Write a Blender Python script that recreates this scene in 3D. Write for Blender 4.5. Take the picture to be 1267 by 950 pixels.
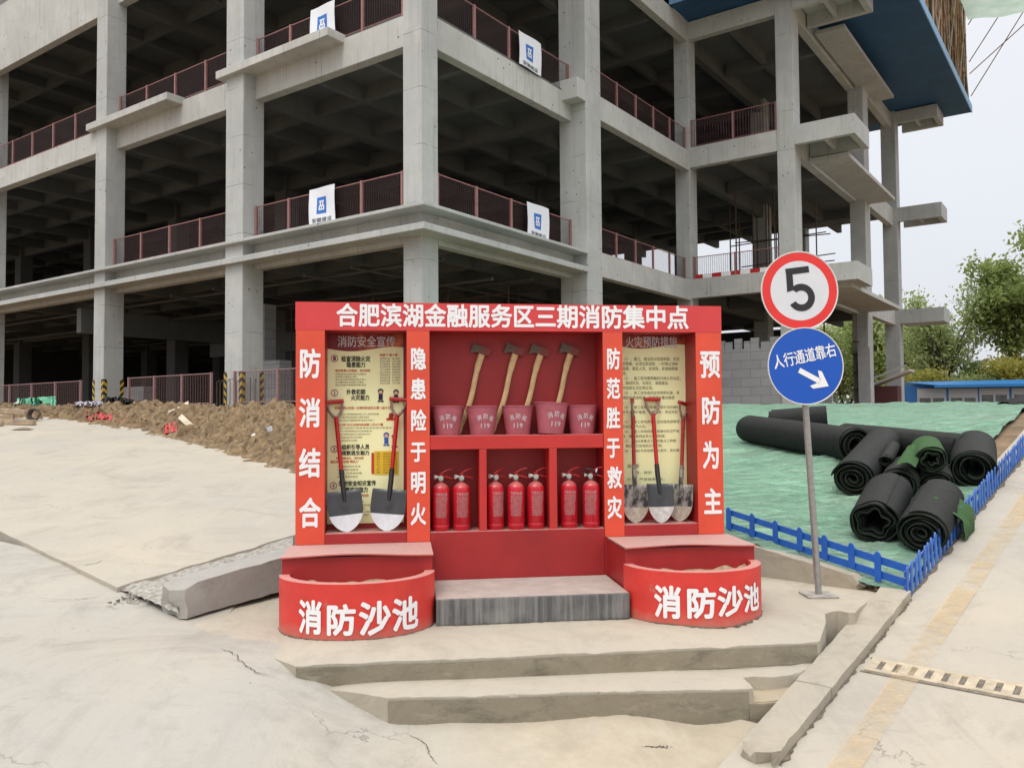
import bpy, bmesh, math, random
from mathutils import Vector, Matrix, noise
R = math.radians
random.seed(7)
for _o in list(bpy.data.objects): bpy.data.objects.remove(_o)
SC = bpy.context.scene
COL = SC.collection

# ---------------------------------------------------------------- camera
F, PITCH, ROLL, YB = 1032.37, .0377473, -.0070981, .6230383
CAM = Vector((0, 0, 1.55))
_r = Vector((1, 0, 0)); _f = Vector((0, math.cos(PITCH), math.sin(PITCH))); _u = Vector((0, -math.sin(PITCH), math.cos(PITCH)))
RIGHT = _r*math.cos(ROLL) + _u*math.sin(ROLL); UP = -_r*math.sin(ROLL) + _u*math.cos(ROLL)
cam = bpy.data.cameras.new('camera'); camo = bpy.data.objects.new('camera', cam); COL.objects.link(camo)
cam.sensor_width = 36; cam.lens = F/1267*36; cam.clip_start = .05; cam.clip_end = 3000
camo.matrix_world = Matrix(((RIGHT.x, UP.x, -_f.x, CAM.x), (RIGHT.y, UP.y, -_f.y, CAM.y), (RIGHT.z, UP.z, -_f.z, CAM.z), (0, 0, 0, 1)))
SC.camera = camo

# ---------------------------------------------------------------- sky, sun, exposure
SUN_EL, SUN_AZ = 62, 205          # high, veiled sun a little behind and left of the viewer
w = bpy.data.worlds.new('World'); SC.world = w; w.use_nodes = True
nt = w.node_tree; nt.nodes.clear()
sky = nt.nodes.new('ShaderNodeTexSky'); sky.sky_type = 'NISHITA'; sky.sun_disc = False
sky.sun_elevation = R(SUN_EL); sky.sun_rotation = R(SUN_AZ); sky.air_density = 1.0; sky.dust_density = 6.0; sky.ozone_density = 1.0
tc = nt.nodes.new('ShaderNodeTexCoord'); sep = nt.nodes.new('ShaderNodeSeparateXYZ'); nt.links.new(tc.outputs['Generated'], sep.inputs[0])
ramp = nt.nodes.new('ShaderNodeValToRGB')      # overcast deck: brighter towards the zenith
ramp.color_ramp.elements[0].position = 0.0; ramp.color_ramp.elements[0].color = (6.25, 6.45, 6.9, 1)
_e = ramp.color_ramp.elements.new(.38); _e.color = (7.3, 7.45, 7.8, 1)
ramp.color_ramp.elements[-1].position = 1.0; ramp.color_ramp.elements[-1].color = (19.5, 19.8, 20.4, 1)
nt.links.new(sep.outputs['Z'], ramp.inputs[0])
cl = nt.nodes.new('ShaderNodeTexNoise'); cl.inputs['Scale'].default_value = 2.2; cl.inputs['Detail'].default_value = 5
nt.links.new(tc.outputs['Generated'], cl.inputs['Vector'])
mr = nt.nodes.new('ShaderNodeMapRange'); mr.inputs['To Min'].default_value = .93; mr.inputs['To Max'].default_value = 1.06
nt.links.new(cl.outputs['Fac'], mr.inputs['Value'])
mul = nt.nodes.new('ShaderNodeMix'); mul.data_type = 'RGBA'; mul.blend_type = 'MULTIPLY'; mul.inputs['Factor'].default_value = 1
nt.links.new(ramp.outputs[0], mul.inputs['A']); nt.links.new(mr.outputs[0], mul.inputs['B'])
mx = nt.nodes.new('ShaderNodeMix'); mx.data_type = 'RGBA'; mx.inputs['Factor'].default_value = .88
nt.links.new(sky.outputs[0], mx.inputs['A']); nt.links.new(mul.outputs['Result'], mx.inputs['B'])
bg = nt.nodes.new('ShaderNodeBackground'); bg.inputs['Strength'].default_value = .115
nt.links.new(mx.outputs['Result'], bg.inputs['Color'])
wo = nt.nodes.new('ShaderNodeOutputWorld'); nt.links.new(bg.outputs[0], wo.inputs[0])
sun = bpy.data.lights.new('sun', 'SUN'); sun.energy = 1.2; sun.angle = R(24); sun.color = (1, .95, .87)
suno = bpy.data.objects.new('sun', sun); COL.objects.link(suno)
_sd = Vector((math.sin(R(SUN_AZ))*math.cos(R(SUN_EL)), math.cos(R(SUN_AZ))*math.cos(R(SUN_EL)), math.sin(R(SUN_EL))))
suno.rotation_euler = _sd.to_track_quat('Z', 'Y').to_euler(); suno.location = (0, -5, 40)
vs = SC.view_settings; vs.view_transform = 'Standard'; vs.look = 'None'; vs.exposure = 0.2; vs.gamma = 1; vs.use_curve_mapping = False
SC.cycles.max_bounces = 8; SC.cycles.diffuse_bounces = 4; SC.cycles.transparent_max_bounces = 16

# ---------------------------------------------------------------- photo rays -> places
def ray(x, y): return RIGHT*((x-633.5)/F) - UP*((y-475)/F) + _f
def at(x, y, Y): d = ray(x, y); return CAM + d*(Y/d.y)
def onz(x, y, z): d = ray(x, y); return CAM + d*((z-CAM.z)/d.z)
U = Vector((math.cos(YB), -math.sin(YB), 0)); V = Vector((math.sin(YB), math.cos(YB), 0)); OB = Vector((-2.798, 26, 0))
def bw(a, c, z): return OB + U*a + V*c + Vector((0, 0, z))          # building coordinates

# ---------------------------------------------------------------- node material helpers
def newmat(name):
    m = bpy.data.materials.new(name); m.use_nodes = True; n = m.node_tree; n.nodes.clear()
    b = n.nodes.new('ShaderNodeBsdfPrincipled'); o = n.nodes.new('ShaderNodeOutputMaterial'); n.links.new(b.outputs[0], o.inputs[0])
    return m, n, b, o
def nd(n, t, **k):
    x = n.nodes.new(t)
    for a, v in k.items():
        if hasattr(x, a): setattr(x, a, v)
        else: x.inputs[a].default_value = v
    return x
def pos(n, scale=(1, 1, 1), rot=(0, 0, 0), obj=False):
    g = nd(n, 'ShaderNodeTexCoord') if obj else nd(n, 'ShaderNodeNewGeometry')
    mp = nd(n, 'ShaderNodeMapping'); mp.inputs['Scale'].default_value = scale; mp.inputs['Rotation'].default_value = rot
    n.links.new(g.outputs['Object' if obj else 'Position'], mp.inputs[0]); return mp.outputs[0]
def noi(n, v, scale, detail=6, rough=.6, dist=0):
    x = nd(n, 'ShaderNodeTexNoise'); x.inputs['Scale'].default_value = scale; x.inputs['Detail'].default_value = detail
    x.inputs['Roughness'].default_value = rough; x.inputs['Distortion'].default_value = dist; n.links.new(v, x.inputs['Vector']); return x.outputs['Fac']
def rmp(n, v, a, b, lo=0., hi=1.):
    x = nd(n, 'ShaderNodeMapRange'); x.inputs['From Min'].default_value = a; x.inputs['From Max'].default_value = b
    x.inputs['To Min'].default_value = lo; x.inputs['To Max'].default_value = hi; n.links.new(v, x.inputs['Value']); return x.outputs[0]
def mixc(n, f, a, b, mode='MIX'):
    x = nd(n, 'ShaderNodeMix'); x.data_type = 'RGBA'; x.blend_type = mode
    for i, v in (('Factor', f), ('A', a), ('B', b)):
        if isinstance(v, (int, float)): x.inputs[i].default_value = v
        elif isinstance(v, tuple): x.inputs[i].default_value = (*v, 1) if len(v) == 3 else v
        else: n.links.new(v, x.inputs[i])
    return x.outputs['Result']
def math_(n, op, a, b=0.):
    x = nd(n, 'ShaderNodeMath'); x.operation = op
    for i, v in enumerate((a, b)):
        if isinstance(v, (int, float)): x.inputs[i].default_value = v
        else: n.links.new(v, x.inputs[i])
    return x.outputs[0]
def bump(n, b, h, strength=.3, dist=.02):
    x = nd(n, 'ShaderNodeBump'); x.inputs['Strength'].default_value = strength; x.inputs['Distance'].default_value = dist
    n.links.new(h, x.inputs['Height']); n.links.new(x.outputs[0], b.inputs['Normal'])
def plain(name, c, rough=.5, metal=0, var=.12, scale=9, dust=0, dustc=(.42, .37, .31), spec=.5, bmp=0):
    """base colour with a little wear; dust lies on faces that look up"""
    m, n, b, o = newmat(name); p = pos(n)
    k = noi(n, p, scale); col = mixc(n, rmp(n, k, .3, .7), tuple(x*(1-var) for x in c), tuple(min(1, x*(1+var)) for x in c))
    if dust:
        g = nd(n, 'ShaderNodeNewGeometry'); s = nd(n, 'ShaderNodeSeparateXYZ'); n.links.new(g.outputs['Normal'], s.inputs[0])
        up = rmp(n, s.outputs['Z'], .35, .9, 0, 1); fine = rmp(n, noi(n, p, 40), .25, .75, .55, 1)
        col = mixc(n, math_(n, 'MULTIPLY', math_(n, 'MULTIPLY', up, fine), dust), col, dustc)
    n.links.new(col, b.inputs['Base Color']); b.inputs['Roughness'].default_value = rough; b.inputs['Metallic'].default_value = metal
    b.inputs['Specular IOR Level'].default_value = spec
    if bmp: bump(n, b, noi(n, p, scale*3), bmp, .01)
    return m

def concrete_mat(name, c, joints=True, stain=.35):
    m, n, b, o = newmat(name); p = pos(n)
    big = rmp(n, noi(n, p, .35, 4), .3, .7); mid = rmp(n, noi(n, p, 2.2, 8, .65), .25, .75); fine = noi(n, p, 25, 6)
    col = mixc(n, big, tuple(x*.84 for x in c), tuple(x*1.1 for x in c))
    col = mixc(n, math_(n, 'MULTIPLY', mid, .45), col, (c[0]*.72, c[1]*.72, c[2]*.70))
    st = rmp(n, noi(n, pos(n, (5, 5, .25)), 1.0, 5, .7), .52, .8)       # vertical run-off streaks
    col = mixc(n, math_(n, 'MULTIPLY', st, stain), col, (c[0]*.5, c[1]*.49, c[2]*.46))
    col = mixc(n, math_(n, 'MULTIPLY', rmp(n, noi(n, pos(n, (.5, .5, .5)), 1.4, 4, .7), .56, .7), .3), col, (c[0]*1.18, c[1]*1.15, c[2]*1.08))
    if joints:
        s = nd(n, 'ShaderNodeSeparateXYZ'); n.links.new(pos(n), s.inputs[0])
        wob = math_(n, 'MULTIPLY', noi(n, pos(n, (.9, .9, .02)), 1.0, 1), .10); dot = nd(n, 'ShaderNodeVectorMath'); dot.operation = 'DOT_PRODUCT'; n.links.new(pos(n), dot.inputs[0]); dot.inputs[1].default_value = (math.cos(YB)+math.sin(YB), math.cos(YB)-math.sin(YB), 0)
        for per, off, wd, am in ((1.83, .4, .012, .75), (.61, .1, .014, .22)):
            z = math_(n, 'ADD', math_(n, 'MULTIPLY', dot.outputs['Value'] if joints == 2 else s.outputs['Z'], 1/per), math_(n, 'ADD', wob, off))
            fr = math_(n, 'FRACT', z); ln = math_(n, 'LESS_THAN', fr, wd)
            gap = rmp(n, noi(n, p, .9, 2), .42, .55)
            col = mixc(n, math_(n, 'MULTIPLY', math_(n, 'MULTIPLY', ln, gap), am), col, (c[0]*.3, c[1]*.3, c[2]*.3))
        vo = nd(n, 'ShaderNodeTexVoronoi'); vo.inputs['Scale'].default_value = 2.4; n.links.new(p, vo.inputs['Vector'])
        hole = math_(n, 'MULTIPLY', math_(n, 'LESS_THAN', vo.outputs['Distance'], .085), rmp(n, noi(n, p, .5, 2), .40, .5))
        col = mixc(n, math_(n, 'MULTIPLY', hole, .8), col, (.06, .06, .058))
    n.links.new(col, b.inputs['Base Color']); b.inputs['Roughness'].default_value = .9; b.inputs['Specular IOR Level'].default_value = .25
    bump(n, b, math_(n, 'ADD', fine, mid), .25, .01); return m

def pavement_mat(name, c, dirt=.5, crack=True, grit=.5):
    m, n, b, o = newmat(name); p = pos(n)
    big = rmp(n, noi(n, p, .45, 5, .6, .4), .3, .7); mid = rmp(n, noi(n, p, 2.3, 8, .7, .6), .3, .72); fine = noi(n, p, 60, 5, .7)
    col = mixc(n, big, (c[0]*.86, c[1]*.88, c[2]*.92), (c[0]*1.06, c[1]*1.03, c[2]*.96))
    col = mixc(n, math_(n, 'MULTIPLY', rmp(n, noi(n, p, 1.1, 9, .75, 1.2), .5, .72), dirt), col, (c[0]*.68, c[1]*.66, c[2]*.63))
    scr = rmp(n, noi(n, pos(n, (1.2, 7, 1), (0, 0, R(20))), 2.2, 6, .7, .5), .58, .74)     # trowel and tyre scuffs
    col = mixc(n, math_(n, 'MULTIPLY', scr, dirt*.55), col, (c[0]*.7, c[1]*.7, c[2]*.7))
    pale = rmp(n, noi(n, pos(n, (3, 1, 1), (0, 0, R(-25))), 1.3, 6, .7), .55, .75)
    col = mixc(n, math_(n, 'MULTIPLY', pale, .4), col, (min(1, c[0]*1.16), min(1, c[1]*1.15), min(1, c[2]*1.12)))
    for rot_, am_ in ((-41, .30), (35, .18)):              # tyre tracks and drag marks
        tk = rmp(n, noi(n, pos(n, (6.5, .35, 1), (0, 0, R(rot_))), 1.0, 4, .65, .3), .56, .70); tk = math_(n, 'MULTIPLY', tk, rmp(n, noi(n, p, .6, 3), .42, .6))
        col = mixc(n, math_(n, 'MULTIPLY', tk, am_*min(1, dirt*1.3)), col, (c[0]*.62, c[1]*.60, c[2]*.58))
    gr_ = noi(n, p, 230, 3, .7); col = mixc(n, rmp(n, gr_, .3, .7, .0, .28), col, (c[0]*.66, c[1]*.64, c[2]*.62))
    col = mixc(n, rmp(n, noi(n, p, 38, 4, .7), .55, .75, .0, .30), col, (c[0]*.70, c[1]*.68, c[2]*.64))
    sp = nd(n, 'ShaderNodeTexVoronoi'); sp.inputs['Scale'].default_value = 9; n.links.new(p, sp.inputs['Vector'])
    spot = math_(n, 'MULTIPLY', math_(n, 'LESS_THAN', sp.outputs['Distance'], .09), rmp(n, noi(n, p, 1.7, 3), .55, .62))
    col = mixc(n, math_(n, 'MULTIPLY', spot, grit), col, (.14, .12, .1))
    h = math_(n, 'ADD', math_(n, 'MULTIPLY', fine, .35), mid)
    if crack:
        wv = noi(n, p, 1.6, 5, .65); sub = nd(n, 'ShaderNodeVectorMath'); sub.operation = 'ADD'; n.links.new(p, sub.inputs[0])
        cmb = nd(n, 'ShaderNodeCombineXYZ'); n.links.new(wv, cmb.inputs[0]); n.links.new(noi(n, pos(n, (1, 1, 1), (0, 0, 1)), 1.9, 5, .65), cmb.inputs[1]); n.links.new(cmb.outputs[0], sub.inputs[1])
        vo = nd(n, 'ShaderNodeTexVoronoi'); vo.feature = 'DISTANCE_TO_EDGE'; vo.inputs['Scale'].default_value = .55; n.links.new(sub.outputs[0], vo.inputs['Vector'])
        ck = math_(n, 'MULTIPLY', rmp(n, vo.outputs['Distance'], .0, .006, 1, 0), rmp(n, noi(n, p, .8, 3), .56, .66))
        col = mixc(n, math_(n, 'MULTIPLY', ck, .6), col, (.12, .105, .085)); h = math_(n, 'SUBTRACT', h, ck)
    n.links.new(col, b.inputs['Base Color']); b.inputs['Roughness'].default_value = .88; b.inputs['Specular IOR Level'].default_value = .3
    bump(n, b, h, .4, .014); return m

CONC = concrete_mat('raw_concrete', (.51, .52, .502), stain=.6)
CONCB = concrete_mat('raw_beam_concrete', (.55, .55, .52), joints=2, stain=.6)
CONC_SHADE = concrete_mat('shaded_interior_concrete', (.155, .16, .155), joints=False)  # darker copy of the concrete, interior shade put into its colour
BLOCK = None
PAVE = pavement_mat('dusty_concrete', (.45, .41, .345), .75)
PAVE_GREY = pavement_mat('grey_dusty_concrete', (.425, .40, .353), 1.0)
_n = PAVE_GREY.node_tree; _b = [x for x in _n.nodes if x.type == 'BSDF_PRINCIPLED'][0]; _src = _b.inputs['Base Color'].links[0].from_socket
_s = nd(_n, 'ShaderNodeSeparateXYZ'); _n.links.new(pos(_n), _s.inputs[0]); _w = rmp(_n, math_(_n, 'ADD', _s.outputs['X'], math_(_n, 'MULTIPLY', noi(_n, pos(_n), 1.3, 7, .7), 1.6)), -.1, 1.1, 0, .85)
_sd = mixc(_n, rmp(_n, noi(_n, pos(_n), 5, 8, .75), .3, .7), (.36, .295, .205), (.47, .405, .305))
_n.links.new(mixc(_n, _w, _src, _sd), _b.inputs['Base Color'])
PLAT = pavement_mat('platform_concrete', (.455, .41, .335), .75)
RISER = pavement_mat('stained_riser_concrete', (.29, .255, .19), 1.2, False)
def stain(mt, dark, sc, lo, hi, am, str_=(1, 1, 2.2)):
    n_ = mt.node_tree; b_ = [x for x in n_.nodes if x.type == 'BSDF_PRINCIPLED'][0]; src_ = b_.inputs['Base Color'].links[0].from_socket
    n_.links.new(mixc(n_, rmp(n_, noi(n_, pos(n_, str_), sc, 8, .72, .4), lo, hi, 0, am), src_, dark), b_.inputs['Base Color'])
stain(RISER, (.095, .088, .072), 2.6, .54, .68, .6); stain(RISER, (.36, .32, .25), 5.0, .55, .68, .6); stain(PLAT, (.30, .265, .205), 1.7, .54, .70, .45, (1, 1, 1)); stain(PAVE_GREY, (.25, .24, .22), .9, .55, .72, .40, (1, 1.6, 1)); stain(PAVE, (.30, .265, .21), .8, .56, .72, .38, (1, 1.6, 1))
KERB = pavement_mat('kerb_concrete', (.415, .375, .305), .9, True)
SLABM = pavement_mat('broken_slab_concrete', (.36, .345, .325), .55, True)
stain(SLABM, (.40, .38, .33), 3, .5, .7, .6); stain(KERB, (.20, .18, .145), 3, .54, .70, .5)
RED = plain('red_painted_sheet', (.68, .075, .036), .42, var=.10, scale=2.2, bmp=.10, dust=.75, dustc=(.50, .33, .28))
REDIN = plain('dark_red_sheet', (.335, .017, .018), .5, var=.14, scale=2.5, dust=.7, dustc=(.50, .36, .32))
REDHEAD = plain('crimson_header_sheet', (.63, .05, .052), .36, var=.09, scale=2, bmp=.10)
WHITE = plain('white_vinyl', (.82, .82, .83), .5, var=.02)
REDTOOL = plain('red_gloss_paint', (.45, .012, .012), .3, var=.15, scale=20)
REDEXT = plain('extinguisher_red', (.50, .010, .022), .28, var=.1, scale=8, dust=.5)
PINK = plain('faded_bucket_paint', (.40, .10, .13), .6, var=.14, scale=14, dust=.3)
STEEL = plain('galvanised_steel', (.36, .36, .35), .42, .7, var=.15, scale=25)
BLACKP = plain('black_paint', (.018, .018, .019), .38, var=.3, scale=20)
BLADEW = plain('bright_blade_paint', (.66, .67, .69), .35, .2, var=.08, scale=25)
BLUEF = plain('blue_plastic', (.012, .105, .46), .42, var=.12, scale=10, dust=.3)
BLUESIGN = plain('blue_reflective_sheet', (.006, .085, .46), .35, var=.03)
GUARD = plain('faded_red_rail_paint', (.31, .145, .135), .6, var=.2, scale=8)
BLUEDECK = plain('blue_deck_panel', (.02, .085, .19), .6, var=.18, scale=.8)
BLUEEDGE = plain('sunlit_blue_deck_edge', (.20, .40, .66), .5, var=.05)  # sunlight on the deck edge put into its paler blue
POSTERM = plain('poster_print', (.80, .77, .45), .45, var=.02, scale=4)

# ---------------------------------------------------------------- mesh builder
class MB:
    def __init__(s): s.v = []; s.f = []; s.mi = []
    def add(s, vs, fs, mi=0):
        k = len(s.v); s.v += [tuple(q) for q in vs]; s.f += [[i+k for i in q] for q in fs]; s.mi += [mi]*len(fs); return s
    def box8(s, p, mi=0):                       # bottom 4 (ccw), top 4
        return s.add(p, [(3, 2, 1, 0), (4, 5, 6, 7), (0, 1, 5, 4), (1, 2, 6, 5), (2, 3, 7, 6), (3, 0, 4, 7)], mi)
    def box(s, x0, x1, y0, y1, z0, z1, T=None, mi=0):
        p = [(x0, y0, z0), (x1, y0, z0), (x1, y1, z0), (x0, y1, z0), (x0, y0, z1), (x1, y0, z1), (x1, y1, z1), (x0, y1, z1)]
        if T: p = [T(*q) for q in p]
        return s.box8(p, mi)
    def prism(s, pts, z0, z1, T=None, mi=0):
        n = len(pts); p = [(x, y, z0) for x, y in pts] + [(x, y, z1) for x, y in pts]
        if T: p = [T(*q) for q in p]
        return s.add(p, [list(range(n))[::-1], list(range(n, 2*n))] + [(i, (i+1) % n, n+(i+1) % n, n+i) for i in range(n)], mi)
    def tube(s, pts, r, n=8, cap=True, mi=0, closed=False):
        pts = [Vector(p) for p in pts]; m = len(pts); rr = r if isinstance(r, (list, tuple)) else [r]*m
        k = len(s.v); prev = None
        for i, p in enumerate(pts):
            if closed: t = pts[(i+1) % m]-pts[i-1]
            else: t = (pts[min(i+1, m-1)]-pts[max(i-1, 0)])
            t.normalize()
            if prev is None:
                a = Vector((0, 0, 1)) if abs(t.z) < .9 else Vector((1, 0, 0)); prev = t.cross(a).normalized()
            else: prev = (prev - t*prev.dot(t)).normalized()
            b = t.cross(prev)
            for j in range(n):
                an = 2*math.pi*j/n; s.v.append(tuple(p + (prev*math.cos(an)+b*math.sin(an))*rr[i]))
        for i in range(m if closed else m-1):
            i2 = (i+1) % m
            for j in range(n): s.f.append([k+i*n+j, k+i*n+(j+1) % n, k+i2*n+(j+1) % n, k+i2*n+j]); s.mi.append(mi)
        if cap and not closed:
            s.f.append([k+j for j in range(n)][::-1]); s.f.append([k+(m-1)*n+j for j in range(n)]); s.mi += [mi, mi]
        return s
    def lathe(s, prof, n=32, c=(0, 0), a0=0, a1=2*math.pi, mi=0, T=None):
        full = abs(a1-a0-2*math.pi) < 1e-6; k = len(s.v); m = n if full else n+1
        for r, z in prof:
            for j in range(m):
                an = a0+(a1-a0)*j/n; p = (c[0]+r*math.cos(an), c[1]+r*math.sin(an), z); s.v.append(tuple(T(*p)) if T else p)
        for i in range(len(prof)-1):
            for j in range(n):
                j2 = (j+1) % m; s.f.append([k+i*m+j, k+i*m+j2, k+(i+1)*m+j2, k+(i+1)*m+j]); s.mi.append(mi)
        return s
    def grid(s, nx, ny, fn, mi=0):
        k = len(s.v)
        for j in range(ny+1):
            for i in range(nx+1): s.v.append(tuple(fn(i/nx, j/ny)))
        for j in range(ny):
            for i in range(nx):
                q = k+j*(nx+1)+i; s.f.append([q, q+1, q+nx+2, q+nx+1]); s.mi.append(mi)
        return s
    def build(s, name, mat, parent=None, bevel=0, smooth=None, world=True, seg=2, fix=True):
        me = bpy.data.meshes.new(name); vs = s.v
        if parent is not None and world:
            mt = wmat(parent).inverted(); vs = [tuple(mt @ Vector(q)) for q in vs]
        me.from_pydata([tuple(q) for q in vs], [], s.f)
        mats = mat if isinstance(mat, (list, tuple)) else [mat]
        for m in mats: me.materials.append(m)
        if len(mats) > 1: me.polygons.foreach_set('material_index', s.mi)
        if fix or bevel:
            bm = bmesh.new(); bm.from_mesh(me)
            if fix: bmesh.ops.recalc_face_normals(bm, faces=bm.faces)
            if bevel:
                es = [e for e in bm.edges if len(e.link_faces) == 2 and e.calc_face_angle(0) > .5]
                bmesh.ops.bevel(bm, geom=es, offset=bevel, segments=seg, affect='EDGES', clamp_overlap=True)
            bm.to_mesh(me); bm.free()
        if smooth is not None:
            me.polygons.foreach_set('use_smooth', [True]*len(me.polygons)); me.set_sharp_from_angle(angle=R(smooth))
        me.update(); o = bpy.data.objects.new(name, me); COL.objects.link(o)
        if parent is not None: o.parent = parent
        return o
def wmat(o):
    m = o.matrix_basis.copy()
    while o.parent is not None: o = o.parent; m = o.matrix_basis @ m
    return m
def tag(o, label=None, cat=None, group=None, kind=None):
    if label: o['label'] = label
    if cat: o['category'] = cat
    if group: o['group'] = group
    if kind: o['kind'] = kind
    return o
def thing(name, label, cat, loc=(0, 0, 0), rz=0, group=None):
    o = bpy.data.objects.new(name, None); COL.objects.link(o); o.empty_display_size = .1
    o.location = loc; o.rotation_euler = (0, 0, rz); o.matrix_basis = Matrix.Translation(loc) @ Matrix.Rotation(rz, 4, 'Z')
    return tag(o, label, cat, group)
def place(o, M): o.matrix_basis = M
def copy_tree(o, parent=None):
    c = o.copy(); COL.objects.link(c)
    if parent is not None: c.parent = parent
    for ch in list(o.children): copy_tree(ch, c)
    return c
def nz(p, s=1., seed=0): return noise.noise(Vector((p[0]*s+seed*17.3, p[1]*s-seed*9.1, (p[2] if len(p) > 2 else 0)*s+seed*3.7)))
def fbm(p, s=1., seed=0, o=4): return sum(nz(p, s*2**i, seed+i)/2**i for i in range(o))

# ---------------------------------------------------------------- lettering
_gc = {}
def glyphs(text, off=.012, line=1.0):
    key = (text, off, line)
    if key not in _gc:
        cu = bpy.data.curves.new('glyphs', 'FONT'); cu.body = text; cu.offset = off; cu.resolution_u = 2; cu.space_line = line
        ob = bpy.data.objects.new('glyphs', cu); COL.objects.link(ob)
        dg = bpy.context.evaluated_depsgraph_get(); me = bpy.data.meshes.new_from_object(ob.evaluated_get(dg))
        _gc[key] = ([(q.co.x, q.co.y) for q in me.vertices], [list(p.vertices) for p in me.polygons])
        bpy.data.objects.remove(ob); bpy.data.meshes.remove(me); bpy.data.curves.remove(cu)
    return _gc[key]
def put_text(mb, text, fn, rect, bold=0., em=True, mi=0, cuts=0):
    """letters fitted to rect (x0,x1,z0,z1) and mapped to the surface by fn(x,z); bold = stroke spread in em, as stacked films 0.15 mm apart"""
    vs, fs = glyphs(text, 0)
    if not vs: return
    if em: ex0, ex1, ey0, ey1 = .045, len(text)-.045, -.085, .845
    else: ex0, ex1 = min(v[0] for v in vs), max(v[0] for v in vs); ey0, ey1 = min(v[1] for v in vs), max(v[1] for v in vs)
    x0, x1, z0, z1 = rect
    layers = [(0, 0)] if bold < .005 else [(0, 0)] + [(bold*math.cos(a), bold*math.sin(a)) for a in ([.6, 2.2, 3.8, 5.4] if bold < .025 else [.0, .785, 1.57, 2.356, 3.14, 3.927, 4.71, 5.5])]
    for li, (dx, dz) in enumerate(layers):
        q = [(x0+(a+dx-ex0)/(ex1-ex0)*(x1-x0), z0+(b+dz-ey0)/(ey1-ey0)*(z1-z0)) for a, b in vs]; ff = fs
        if cuts:
            bm = bmesh.new(); vv = [bm.verts.new((a, b, 0)) for a, b in q]
            for f in fs:
                try: bm.faces.new([vv[i] for i in f])
                except ValueError: pass
            for i in range(1, cuts):
                xx = x0+(x1-x0)*i/cuts
                bmesh.ops.bisect_plane(bm, geom=bm.verts[:]+bm.edges[:]+bm.faces[:], plane_co=(xx, 0, 0), plane_no=(1, 0, 0))
            bm.verts.index_update(); q = [(v.co.x, v.co.y) for v in bm.verts]; ff = [[v.index for v in f.verts] for f in bm.faces]; bm.free()
        pts = []
        hx, hz = (x1-x0)*.01, (z1-z0)*.01
        for a, b in q:
            p = Vector(fn(a, b))
            if li: nrm = (Vector(fn(a+hx, b))-p).cross(Vector(fn(a, b+hz))-p).normalized(); p = p + nrm*(.00015*li)
            pts.append(tuple(p))
        mb.add(pts, ff, mi)

# ================================================================ GROUND
def sstep(a, b, x): t = max(0, min(1, (x-a)/(b-a))); return t*t*(3-2*t)
SOIL = plain('brown_soil', (.19, .13, .075), .95, var=.35, scale=3.5, bmp=.6)
def base_z(x, y):
    r = math.hypot(x, y-8)
    s = max(sstep(17, 24, y), sstep(17, 30, abs(x)))
    return -1.1 + 2.82*s + .28*max(0, min(1, (y-22)/20))
mb = MB()
xs = [-900, -300, -120, -60, -40] + [-32+i*1.6 for i in range(41)] + [40, 60, 120, 300, 900]
ys = [-900, -300, -100, -30, -10] + [-4+i*1.6 for i in range(26)] + [44, 70, 120, 300, 1200]
k = len(xs)
mb.add([(x, y, base_z(x, y)) for y in ys for x in xs], [(j*k+i, j*k+i+1, j*k+k+i+1, j*k+k+i) for j in range(len(ys)-1) for i in range(k-1)])
tag(mb.build('ground', SOIL, smooth=60), kind='structure')

# road: one inclined sheet climbing to the right, measured along D and across E
D = Vector((.644737, .7413, .186518)); E = Vector((.754541, -.656253, 0)); N = D.cross(E)*-1 if D.cross(E).z < 0 else D.cross(E)
SK = .96
P0 = CAM + (onz(1127.4, 730.5, 0)-CAM)*SK            # top of the kerb, far end, road side
KH = .075
def road(al, ac, up=0.):
    q = P0 - Vector((0, 0, KH)) + E*ac
    if al > 8:                                        # the ramp eases off on to the terrace
        e = al-8; q = q + D*8 + Vector((D.x, D.y, 0))*e + Vector((0, 0, D.z*(4*(1-math.exp(-e/4)))))
    else: q = q + D*al
    return q + Vector((0, 0, up))
mb = MB()
als = [-9+.25*i for i in range(68)] + [8+.7*i for i in range(50)]
acs = [-.30, 0, .1, .25, .45, .7, 1.1, 1.6, 2.4, 4, 6, 9, 14]
k = len(acs)
mb.add([road(a, c, .01*fbm((a, c, 0), .7, 3)) for a in als for c in acs], [(j*k+i, j*k+i+1, j*k+k+i+1, j*k+k+i) for j in range(len(als)-1) for i in range(k-1)])
tag(mb.build('road', PAVE, smooth=60), kind='structure')
# worn yellow edge line
m, n, b, o = newmat('worn_yellow_line'); p = pos(n)
al_ = rmp(n, math_(n, 'ADD', noi(n, p, 6, 6, .75), math_(n, 'MULTIPLY', noi(n, p, 1.1, 3), .8)), .70, 1.02, 0, .42)
tr = nd(n, 'ShaderNodeBsdfTransparent'); ms = nd(n, 'ShaderNodeMixShader'); n.links.new(al_, ms.inputs[0]); n.links.new(tr.outputs[0], ms.inputs[1]); n.links.new(b.outputs[0], ms.inputs[2]); n.links.new(ms.outputs[0], o.inputs[0])
b.inputs['Base Color'].default_value = (.62, .46, .25, 1); b.inputs['Roughness'].default_value = .85
mb = MB(); mb.grid(2, 60, lambda i, j: road(-3.6+12*j, .25+.17*i, .012 + .01*fbm((-3.6+12*j, .25+.17*i, 0), .7, 3)))
tag(mb.build('road_edge_line', m), kind='structure')

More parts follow.
